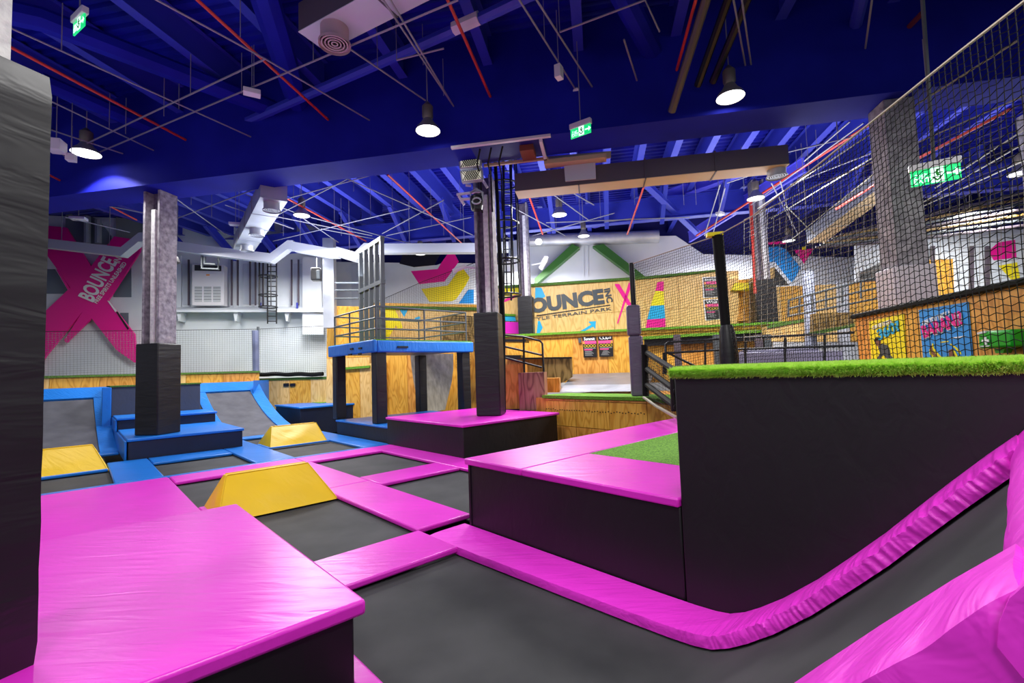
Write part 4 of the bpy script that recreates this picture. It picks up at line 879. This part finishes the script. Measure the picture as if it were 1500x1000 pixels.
# suspended white duct / tray
def sq(pts,w_,h_):
    mb=MB(); m=len(pts); 
    for i,p in enumerate(pts):
        t=(pts[min(i+1,m-1)]-pts[max(i-1,0)]); t.z=0; t.normalize(); y=V3(-t.y,t.x,0)
        for a,b in ((-1,-1),(1,-1),(1,1),(-1,1)): mb.v.append(p+y*a*w_/2+V3(0,0,b*h_/2))
    for i in range(m-1):
        for k in range(4): l=(k+1)%4; mb.f.append((i*4+k,i*4+l,i*4+4+l,i*4+4+k))
    mb.f+=[(0,1,2,3),(m*4-4,m*4-3,m*4-2,m*4-1)]; return mb
t=thing('cable_tray','long pale boxed cable tray bending along the left and back walls','cable tray',PY(300,372,17.3))
segs=[[(20,351),(182,370)],[(182,370),(208,349),(222,348)],[(222,350),(242,358),(300,367),(399,379)],[(399,379),(424,360),(432,360)],[(432,362),(482,371),(497,371)],[(495,369),(522,377)],[(522,377),(535,364)],[(535,364),(560,365),(700,364),(745,362)]]
for s in segs: obj('tray_section',sq([PY(x,y,17.3) for x,y in s],.34,.34),DUCTW,t)
for x,y in ((90,358),(160,366),(260,358),(345,370),(440,362),(512,373),(600,364),(680,362)): p_=PY(x,y,17.3); obj('hanger_rod',MB().tube([p_,V3(p_.x,p_.y,8.95)],.012,4),STEEL,t)
R=[[PY(296,372,17.6),PY(296,393,17.6),PY(320,394,17.6),PY(320,376,17.6)],[PY(300,376,17.6),PY(300,386,17.6),PY(316,387,17.6)]]
for r_ in R: obj('support_frame',MB().tube(r_,.05,6),GRST,t)
# ladders
def ladder(label,x0,x1,yt,yb,plane,hoops,nr,r,cr,m=BLK,bars=5):
    a=plane(x0,yb); b=plane(x1,yb); at_=plane(x0,yt); bt=plane(x1,yt); t=thing('caged_ladder',label,'ladder',(a+b)/2)
    obj('stile',MB().tube([a,at_],r*1.4,6),m,t); obj('stile',MB().tube([b,bt],r*1.4,6),m,t)
    for i in range(nr): f=(i+.5)/nr; obj('rung',MB().tube([a.lerp(at_,f),b.lerp(bt,f)],r,5),m,t)
    mid=(a+b)/2; zz=[plane((x0+x1)/2,y).z for y in hoops]; out=V3(0,-1,0)*cr
    for z in zz:
        c=V3(mid.x,mid.y-cr*.9,z); obj('hoop',MB().tube([c+V3(math.cos(q),math.sin(q),0)*cr for q in [i*math.pi/8 for i in range(16)]],r*1.3,6,closed=True),m,t)
    for k in range(bars):
        q=math.pi+math.pi*k/(bars-1); c=V3(mid.x,mid.y-cr*.9,0)+V3(math.cos(q),math.sin(q),0)*cr; obj('cage_bar',MB().tube([V3(c.x,c.y,min(zz)),V3(c.x,c.y,max(zz))],r,5),m,t)
    return t
ladder('black caged ladder hanging against the left white wall',392,405,358,474,lambda x,y:PL(x,y,.9),(407,434,451,376),16,.022,.36)
ladder('tall black caged ladder right of the centre column',738,749,210,440,lambda x,y:PC(x,y,12.9),(215,277,333,386,435),14,.02,.38,bars=7)
tag(obj('black_pole',MB().tube([PC(737,606,11.9),PC(736,470,11.9),PC(729,300,11.9),PC(724,215,11.9)],.07,8,rs=[.08,.08,.05,.05]),ROPE,smooth=True),'tall black wrapped pole right behind the centre column','pole')
# speaker
t=thing('speaker','black loudspeaker hanging before the left white wall','speaker',PY(464,412,18.5)); obj('cabinet',MB().obox(PY(463.5,402,18.5),(1,.2,0),(-.2,1,0),(0,0,1),.36,.36,.5),PBLK,t,bevel=.03); obj('horn',MB().obox(PY(466,402,18.2),(1,.2,0),(-.2,1,0),(0,0,1),.14,.1,.36),GRST,t,bevel=.03); obj('hanger',MB().tube([PY(464,396,18.5),PY(464,372,18.5)],.02,5),STEEL,t)
tag(obj('grey_column',MB().obox(PY(483,415,18.6),(1,.1,0),(-.1,1,0),(0,0,1),.42,.4,3.6),GALV),'pale grey steel column left of the thin rails','column')
for i,(x,lab) in enumerate(((252,'black bracket camera beside the left column top'),)):
    t=thing('ceiling_speaker',lab,'camera',PY(250,390,16)); obj('body',MB().obox(PY(250,383,16),(1,.2,.4),(0,1,0),(-.4,0,1),.45,.25,.25),PBLK,t,bevel=.03)
# floodlights and spot on centre column
t=thing('floodlight','upper floodlight with wire guard on the centre column','floodlight',PC(689,247,10.6))
def flood(t,quad,c):
    (x0,y0),(x1,y1),(x2,y2),(x3,y3)=quad
    t=obj('housing',polyC(quad,c+.02,.12),GALV,t,bevel=.01); q=lambda u,v:(x0*(1-u)*(1-v)+x1*u*(1-v)+x2*u*v+x3*(1-u)*v, y0*(1-u)*(1-v)+y1*u*(1-v)+y2*u*v+y3*(1-u)*v)
    obj('lens',polyC([q(.08,.12),q(.92,.12),q(.92,.88),q(.08,.88)],c,.02),mat('flood_lens',srgb(226,224,206),.4,emit=srgb(230,226,200),es=.45),t)  # faint added glow brightens both lenses, since little light reaches them
    g=MB()
    for k in range(-3,9):
        for s in (1,-1):
            pts=[]
            for f in (0,1):
                u=.08+ (k+ (f*3 if s>0 else 3-f*3))*.84/9; v=.12+.76*f; pts.append((u,v))
            (u0,v0),(u1,v1)=pts
            if min(u0,u1)<.06 or max(u0,u1)>.94: continue
            g.tube([PC(*q(u0,v0),c-.02),PC(*q(u1,v1),c-.02)],.011,4)
    obj('wire_guard',g,PBLK,t)
flood(t,[(671,230),(704,226.5),(705,243),(673,247)],10.15)
t=thing('floodlight','lower floodlight with yellowish lamp on the centre column','floodlight',PC(690,266,10.15)); flood(t,[(673,250),(706,246),(707.5,263),(676,267)],10.15)
t=thing('stage_light','black moving head stage light on the centre column','stage light',PC(698,310,10.55))
obj('body',MB().lathe(PC(698,296,10.5),[(.0,-.2),(.13,-.19),(.16,0),(.15,.12),(.06,.2),(0,.2)],14,(0,0,1)),PBLK,t,smooth=True); q=PC(698,294,10.28); obj('lens_ring',MB().tube([q+(nD*math.cos(a)+V3(0,0,1)*math.sin(a)*.7)*.1 for a in [i*math.pi/6 for i in range(12)]],.02,6,closed=True),GALV,t,smooth=True)
obj('wall_bracket',MB().tube([PC(698,277,10.5),PC(698,277,11.1)],.04,6),GALV,t); obj('yoke',MB().tube([PC(690,300,10.5),PC(689,282,10.5),PC(698,277,10.5),PC(707,282,10.5),PC(707,300,10.5)],.03,6),GALV,t)
t=thing('clamp_bracket','white lighting clamps and bars on the centre column','bracket',PC(680,290,10.7))
for a,b in (((669,285),(706,280)),((682,271),(690,272)),((675,292),(690,291)),((706,262),(714,275)),((672,287),(680,300))): obj('bar',MB().tube([PC(*a,10.7),PC(*b,10.75)],.035,6),WPL,t)
t=thing('security_camera','white security camera on the left side of the centre column','camera',PC(675,392,11)); obj('housing',MB().tube([PC(664,397,10.85),PC(681,390,11.0)],.055,8),WPL,t,smooth=True); obj('arm',MB().tube([PC(676,390,11.0),PC(696,392,11.2)],.03,6),WPL,t)
t=thing('cable_bundle','white crumpled cable bundle on the far column','cable',PC(795,390,17.4)); mb=MB()
for k in range(7): mb.tube([PC(792+random.uniform(-2,3),393+random.uniform(-3,3),17.4),PC(797+random.uniform(-3,3),384+random.uniform(-3,3),17.35),PC(800+random.uniform(-2,2),376+random.uniform(-2,2),17.4)],.05,5)
mb.tube([PC(795,385,17.4),PC(779,388,17.62)],.03,5); obj('cable',mb,WPL,t,smooth=True)
# ================================================================== LAMPS
def lamp(label,p,s=.26,lit=True,power=0,ang=110,grp='bell shaped high bay lamps'):
    t=thing('high_bay_lamp',label,'lamp',p,grp)
    obj('shade',MB().lathe(p,[(s,0),(s*1.0,.015),(s*.9,.07),(s*.55,.17),(s*.36,.26)],24),mat('shade_metal',srgb(176,172,160),.35,.6),t,smooth=True)
    obj('diffuser',MB().lathe(p,[(s*.97,.005),(s*.6,.012),(.0,.012)],24),LAMPW if lit else LAMPS,t)
    obj('gear_housing',MB().lathe(p,[(s*.36,.26),(s*.45,.3),(s*.45,.52),(s*.3,.56),(s*.12,.62),(0,.62)],16),mat('gear_metal',srgb(120,112,104),.4,.5),t,smooth=True)
    obj('hook_rod',MB().tube([p+V3(0,0,.6),V3(p.x,p.y,8.3)],.012,5),STEEL,t)
    if power:
        l=bpy.data.lights.new('lamp_light','SPOT'); l.energy=power; l.spot_size=math.radians(ang); l.spot_blend=.15; l.shadow_soft_size=.12
        lo=bpy.data.objects.new('lamp_light',l); link(lo); lo.parent=t; lo.location=(0,0,-.03)
    return t
lamp('bell lamp at the far left close to the blue beam',U(126,225,7.25),.29,True,420,128)
lamp('brightest bell lamp hanging left of the centre column in front of the blue beam',U(627,192,6.72),.25,True,330,76)
lamp('bell lamp at the upper right in front of the blue beam, beside the drain pipes',U(1070,143,6.7),.25,True,330,74)
for i,(x,y,s,lab) in enumerate(((442,316,.24,'far bell lamp behind the left duct below the roof'),(615.5,372,.24,'far bell lamp in front of the white chevron wall'),(819.5,315,.24,'far bell lamp below the tan duct, above the mural wall'),(855,346,.22,'far white bell lamp above the green beams'),(1107,291,.25,'far bell lamp under the round ceiling diffuser'),(1155,353,.25,'far bell lamp beyond the net above the blue chevron'),(1418,321,.3,'far bell lamp beyond the net at right'),(1497,254,.3,'bell lamp cut by the right picture edge'),(616,1,.1,''))):
    if lab: lamp(lab,U(x,y,6.75),s,False)
t=thing('wall_lamp','small bright bare lamp left of the green beams','lamp',PC(789,354,17.45)); obj('bulb',MB().lathe(PC(789,354,17.3),[(0,-.12),(.1,-.08),(.13,0),(.1,.08),(0,.12)],12),LAMPW,t,smooth=True); obj('arm',MB().tube([PC(789,352,17.35),PC(777,352,17.6)],.03,6),STEEL,t)
# ================================================================== DUCTS
def boxduct(name,label,A,B,w_,h_,mside,mbot,caps=True):
    """A,B centre of underside"""
    A=Vector(A);B=Vector(B); t=thing(name,label,'duct',(A+B)/2); x=(B-A).normalized(); y=V3(0,0,1).cross(x).normalized(); z=x.cross(y)
    n=max(1,int((B-A).length/1.4)); 
    for i in range(n):
        a=A.lerp(B,i/n); b=A.lerp(B,(i+1)/n); obj('duct_section',MB().obox((a+b)/2+z*(h_/2),x,y,z,(b-a).length-.02,w_,h_),mside,t)
    obj('underside',MB().obox((A+B)/2-z*.008,x,y,z,(B-A).length-.01,w_+.01,.012),mbot,t)
    for i in range(1,n): obj('flange',MB().obox(A.lerp(B,i/n)+z*h_/2,x,y,z,.03,w_+.05,h_+.05),mside,t)
    return t,x,y
def diffuser(t,p,r,m=GALV,h=.25):
    t=obj('diffuser_drum',MB().lathe(p,[(r*.95,.0),(r*.95,-h*.8),(r*1.08,-h*.85),(r*1.08,-h)],24),m,t,smooth=True)
    for k in range(4): rr=r*(.2+.22*k); obj('diffuser_ring',MB().tube([p+V3(math.cos(q)*rr,math.sin(q)*rr,-h+.03) for q in [i*math.pi/10 for i in range(20)]],.012,4,closed=True),m,t)
    obj('diffuser_back',MB().lathe(p,[(r*.9,-h*.6),(0,-h*.6)],20),PBLK,t)
A=U(457,60,7.6); Bp=U(640,-40,7.6)
dd=(U(625,0,7.6)-U(480,73,7.6)).normalized(); A=(U(434,48,7.6)+U(480,73,7.6))/2; Bp=A+dd*5
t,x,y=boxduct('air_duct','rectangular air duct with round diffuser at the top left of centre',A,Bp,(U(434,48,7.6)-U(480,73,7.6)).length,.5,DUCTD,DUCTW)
diffuser(t,U(490,40,7.6),.24,mat('diffuser_pinkish',srgb(190,160,166),.5),.32)
A=(U(388,290,6.3)+U(415,292,6.3))/2; Bp=(U(342,365,6.3)+U(372,368,6.3))/2
t,x,y=boxduct('air_duct','pale rectangular duct with three round diffusers at the left',A,Bp,.62,.45,GALV,GALV)
for f in (.06,.5,.86): diffuser(t,A.lerp(Bp,f),.2,GALV,.22)
A=(U(745,279,6.0)+U(740,270,6.0))/2; Bp=(U(1153,244,6.0)+U(1142,250,6.0))/2
A=Hh(-1.75,10.95,5.98); Bp=Hh(4.25,11.0,5.98)
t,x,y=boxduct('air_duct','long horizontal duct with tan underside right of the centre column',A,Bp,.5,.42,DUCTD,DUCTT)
diffuser(t,U(1137,247,6.0),.2,GALV,.2)
obj('pale_panel',polyC([(826,240),(872,237),(873,261),(828,265)],10.62,.06),DUCTW,t)
obj('tan_panel',polyC([(803,229),(895,221),(895,230),(804,240)],10.6,.06),DUCTT,t)
tag(obj('wooden_cable_box',MB().hbox(-1.0,.4,10.4,10.66,6.42,6.52),DUCTT),'tan strip under the blue beam right of the centre column','trim')
A=PC(1195,355,19.5); Bp=PC(1320,262,14.5)
boxduct('air_duct','rising tan and white duct beyond the net behind the big column',A,Bp,.6,.5,GALV,DUCTT)
tag(obj('round_duct',MB().tube([PC(775,352,22.6),PC(920,348,22.6),PC(965,346,22.6)],.3,12),GALV,smooth=True),'long silvery round duct above the green beams','duct')
t=thing('truss_bundle','dark bundle of pipes and cables high behind the net at right','pipe bundle',PC(1350,350,18))
for k in range(7): obj('pipe',MB().tube([PC(1195+6*k,362-3*k,18),PC(1330,352-5*k,18),PC(1500,330-8*k,18)],.05,5),[DUCTD,GRST,PLYD][k%3],t)
# tall dark ducting behind the steel portals
t=thing('ceiling_hatch','open dark hatch with pale cable tray edge under the blue beam by the centre column','hatch',Hh(-1.6,9.9,6.5))
obj('recess_shade',MB().hbox(-2.5,-.95,9.5,10.36,6.585,6.6),DKBL,t)  # flat dark sheet, shade of the hatch opening put into its colour
obj('edge_tray',MB().hbox(-2.9,-.75,9.42,9.5,6.56,6.61),WPL,t); obj('edge_tray',MB().hbox(-1.0,-.93,9.5,10.4,6.5,6.56),WPL,t); obj('edge_tray',MB().hbox(-2.4,-.9,10.34,10.4,6.5,6.56),DUCTT,t)
obj('wood_block',MB().hbox(-1.45,-1.15,9.7,10.2,6.45,6.58),mat('rust_brown',srgb(128,62,44),.7),t)
for x in (-2.3,-2.05,-1.8): obj('cable',MB().tube([Hh(x,9.6,6.55),Hh(x-.15,9.9,6.35),Hh(x-.2,10.4,6.3),Hh(x-.3,10.9,5.6)],.02,5),ROPE,t,smooth=True)
# ================================================================== PIPES
def pipe(name,label,pts,r,m,cat='pipe',group=None): return tag(obj(name,MB().tube(pts,r,8),m,smooth=True),label,cat,group)
def red(label,a,b,z=7.6): return pipe('red_pipe',label,[U(*a,z),U(*b,z)],.028,RED)
red('red sprinkler pipe crossing the upper left towards the blue beam',(262,-25),(487,181)); red('red sprinkler pipe at the top centre ending at the blue beam',(645,-25),(721,148)); red('red sprinkler pipe beside the brown drain pipe at the top right of centre',(1026,-25),(989,111)); red('thin red pipe at the far upper left above the dark post',(10,66),(280,209))
red('red pipe behind the left duct under the far roof',(412,286),(536,353),7.0); red('red pipe running to the security camera on the centre column',(568,256),(688,367),7.0)
pipe('red_pipe','red pipe dropping below the tan duct, left one',[PC(772,279,14.5),PC(795,343,17)],.03,RED); pipe('red_pipe','red pipe dropping below the tan duct, right one',[PC(946,265,14.5),PC(919,343,17.5)],.03,RED); pipe('red_pipe','red pipe right of the tan duct ending at the far column',[U(1283,176,7.2),U(1020,345,7.0)],.035,RED); pipe('red_pipe','upright red pipe on the far column beyond the net',[PC(1106,430,17.4),PC(1100,296,17.4)],.05,RED)
pipe('red_pipe','red pipe beyond the net crossing at the right',[PC(1225,306,14),PC(1330,240,12),PC(1480,160,10)],.03,RED)
pipe('red_pipe','red pipe left of the first column under the far roof',[U(60,250,7.0),U(200,322,7.0)],.025,RED)
pipe('blue_duct_pipe','fat blue round duct crossing the upper left ceiling',[U(-60,2,8.05),U(60,28,8.05),U(400,160,8.05)],.2,BBLU)
pipe('blue_pipe','blue pipe rising to the top centre with a pale joint',[U(330,192,7.9),U(702,28,7.9),U(790,-14,7.9)],.1,PBLU); pipe('pipe_joint','pale joint on the blue pipe at the top centre',[U(665,42,7.9),U(702,26,7.9)],.115,WPL)
pipe('blue_duct_pipe','fat dark blue slanting duct left of the near rectangular duct',[U(380,-30,8.1),U(436,150,8.1)],.24,BBLU)
pipe('blue_duct_pipe','second fat blue round duct at the far upper left',[U(60,118,8.0),U(250,200,8.0)],.17,BBLU)
pipe('blue_duct_pipe','fat dark blue slanting duct left of the brown drain pipe',[U(900,-30,8.1),U(960,85,8.1)],.2,BBLU)
pipe('drain_pipe','brown drain pipe dropping to the blue beam',[U(1042,-25,7.7),PC(984,163,9.3)],.075,mat('drain_brown',srgb(92,84,72),.5)); pipe('drain_pipe','black drain pipe, left of two beside the tilted lamp',[U(1075,-25,7.8),PC(1022,125,9.3)],.07,BLK); pipe('drain_pipe','black drain pipe, right of two beside the tilted lamp',[U(1105,-25,7.8),PC(1044,120,9.3)],.07,BLK)
pipe('blue_pipe','short blue pipe with a torn pale end at the upper right',[U(1266,-20,8.0),U(1247,62,8.0)],.11,PBLU); pipe('red_pipe','dark red pipe ending before the blue beam at the upper right',[U(1352,18,7.8),U(1290,83,7.8)],.05,mat('dull_red',srgb(110,44,50),.5))
tag(obj('ceiling_bulkhead',MB().hbox(5.0,8.6,5.2,7.4,7.4,8.3),BBLU),'violet blue bulkhead box at the upper right corner','bulkhead')
t=thing('threaded_rod','long dark hanging pole passing behind the net to the exit sign','pole',U(1372,244,5.0)); obj('rod',MB().tube([U(1350,-20,7.2),PC(1368,238,8.6)],.03,6),GRST,t)
# conduit grids
def grid(label,lines,z,hang,r=.017,m=STEEL,zt=8.3):
    t=thing('conduit_grid',label,'conduit',U(*lines[0][0],z))
    for l in lines: obj('conduit',MB().tube([U(*p,z) for p in l],r,6),m,t,smooth=True)
    for h in hang:
        p=U(*h,z); obj('hanger_rod',MB().tube([p,V3(p.x,p.y,zt)],.008,4),m,t)
    return t
grid('crossing grid of thin grey conduits under the near left ceiling',[[(0,34),(380,206)],[(123,212),(389,86)],[(145,223),(671,0)],[(200,-16),(388,86),(553,183)],[(74,148),(231,223)],[(74,190),(180,225)],[(74,210),(105,238)],[(510,70),(623,147)]],7.45,[(90,74),(160,190),(184,196),(279,139),(262,160),(352,54),(354,137),(372,127),(105,232),(510,70),(553,98),(459,88),(240,170)])
grid('thin grey conduits hanging in the near bay right of centre',[[(548,-20),(668,161)],[(560,-20),(664,155)],[(581,88),(650,71)],[(745,-25),(845,134)],[(772,-22),(873,136)],[(820,47),(945,0),(966,46)],[(914,58),(942,146)],[(1071,-20),(1094,108)],[(1084,-20),(1101,100)],[(1280,-20),(1266,82)]],7.5,[(581,88),(650,140),(820,47),(798,60),(845,134),(620,95),(981,120)])
grid('grid of pale conduits under the far roof left of centre',[[(240,278),(330,343)],[(360,285),(430,310),(496,355)],[(245,325),(400,267)],[(400,353),(600,305)],[(404,316),(509,262),(600,302),(692,344)],[(400,316),(545,345)],[(455,318),(614,360)],[(420,291),(560,252)],[(560,342),(650,293)],[(470,335),(560,352)],[(566,345),(690,318)],[(330,300),(430,335)],[(95,318),(190,340)],[(100,290),(212,312)]],6.9,[(440,330),(490,330),(467,270),(518,280),(543,320),(575,310),(600,302),(632,330),(650,345),(675,322),(280,300),(310,318),(350,322),(345,300),(415,345),(430,300),(500,345)],.017,STEEL)
grid('grid of thin conduits under the far roof right of centre',[[(790,270),(862,322)],[(745,300),(828,345)],[(780,345),(900,312)],[(800,326),(1010,318)],[(840,283),(870,300)],[(1065,268),(1150,240)],[(1080,240),(1250,200)],[(1158,270),(1300,215)],[(960,262),(1072,225)],[(1178,236),(1245,178)],[(1100,300),(1265,180)],[(1130,268),(1170,345)],[(1143,265),(1160,330)],[(1032,345),(1055,270)],[(1062,275),(1045,340)],[(885,325),(925,320)]],6.9,[(825,300),(850,330),(880,320),(930,300),(1002,300),(1062,290),(1090,280),(1170,280),(1200,260),(1185,250),(1230,230),(1020,300),(760,330),(815,340)],.018,STEEL)
grid('web of pale cables beyond the net at the right',[[(1110,305),(1300,180),(1490,60)],[(1130,320),(1330,200)],[(1345,300),(1500,210)],[(1370,275),(1500,190)],[(1290,330),(1500,235)],[(1150,300),(1210,360)],[(1160,350),(1280,255)]],6.4,[(1230,240),(1400,170),(1180,300)],.018,ROPEG)
# ceiling boxes
def cbox(label,p,sx,sy,sz,rot,name='ceiling_box',m=WPL,cat='light fitting'):
    a=math.radians(rot); x=V3(math.cos(a),math.sin(a),0); y=V3(-math.sin(a),math.cos(a),0); t=thing(name,label,cat,p); obj('housing',MB().obox(p+V3(0,0,sz/2),x,y,(0,0,1),sx,sy,sz),m,t,bevel=.01); obj('hanger',MB().tube([p+V3(0,0,sz),V3(p.x,p.y,8.3)],.009,4),STEEL,t); return t
t=cbox('flat white emergency light on a conduit at the upper left',U(369,139,7.3),.3,.18,.1,30); 
cbox('small white sensor box hanging at the top right of centre',U(819,115,7.0),.16,.12,.24,60); cbox('small white sensor box left of the far left bell lamp',U(104,236,6.7),.16,.16,.16,20); cbox('white projector like box beside the dark post at the upper left',U(82,222,6.8),.26,.3,.25,20)
cbox('flat white light box under the far left roof',U(115,322,6.9),.4,.25,.08,20); cbox('flat white light box left of the three diffuser duct',U(345,330,6.7),.36,.22,.08,20); cbox('small white light box hanging above the far white wall',U(686/1,760/1,6.8) if 0 else U(1055,315,6.9),.3,.2,.1,40)
pipe('smoke_detector','small round pale detector above the middle exit sign',[U(844,134,7.45),U(844,131,7.55)],.07,WPL,'detector')
# exit signs
def exitsign(label,p,rot,wd,hh,right=True,rodtop=8.3):
    a=math.radians(rot); x=V3(math.cos(a),math.sin(a),0); n=V3(math.sin(a),-math.cos(a),0); t=thing('exit_sign',label,'exit sign',p)
    obj('housing',MB().obox(p+V3(0,0,hh+.05),x,n,(0,0,1),wd*1.05,.09,.11),WPL,t,bevel=.01); t0=t; t=obj('panel',MB().obox(p+V3(0,0,hh/2),x,n,(0,0,1),wd,.02,hh),EXITG,t0)
    obj('figure_field',MB().obox(p+x*wd*.04+V3(0,0,hh/2)+n*.012,x,n,(0,0,1),wd*.26,.004,hh*.92),EXITW,t)
    f=MB(); c=p+x*wd*.04+V3(0,0,hh/2)+n*.017
    f.obox(c+V3(0,0,hh*.3)+x*.005,x,n,(0,0,1),hh*.14,.004,hh*.14); f.obox(c+V3(0,0,hh*.08),x+V3(0,0,.3),n,V3(0,0,1)-x*.3,hh*.14,.004,hh*.32); f.obox(c+V3(0,0,-hh*.2)+x*hh*.12,x+V3(0,0,-.9),n,V3(0,0,1)+x*.9,hh*.09,.004,hh*.34); f.obox(c+V3(0,0,-hh*.22)-x*hh*.12,x+V3(0,0,.9),n,V3(0,0,1)-x*.9,hh*.09,.004,hh*.36); f.obox(c+V3(0,0,hh*.12)+x*hh*.15,x,n,(0,0,1),hh*.2,.004,hh*.07)
    obj('running_figure',f,GRNB,t)
    text_dir('EXIT',p-x*wd*.45+V3(0,0,hh*.12)+n*.012,x,V3(0,0,1),hh*.5,EXITW,t,n,th=.002,width=wd*.34); text_dir('\u062e\u0631\u0648\u062c',p-x*wd*.42+V3(0,0,hh*.55)+n*.012,x,V3(0,0,1),hh*.42,EXITW,t,n,th=.002,width=wd*.26)
    ar=MB(); c=p+x*wd*.33+V3(0,0,hh*.5)+n*.012
    ar.obox(c,x,n,(0,0,1),hh*.5,.004,hh*.14); ar.ext([c+x*hh*.42,c+x*hh*.15+V3(0,0,hh*.27),c+x*hh*.15-V3(0,0,hh*.27)],n*.003); obj('arrow',ar,EXITW,t)
    obj('hanger',MB().tube([p+V3(0,0,hh+.1),V3(p.x,p.y,rodtop)],.01,5),STEEL,t0); return t0
exitsign('green lit exit sign hanging in front of the middle of the blue beam',PC(851,199,9.15),-35,.44,.19)
exitsign('green lit exit sign at the upper left seen at a sharp angle',U(116,45,7.2),-30,.42,.2)
exitsign('largest green lit exit sign behind the net at the right',PC(1371,268,8.6),-32,.62,.26,rodtop=7.0)
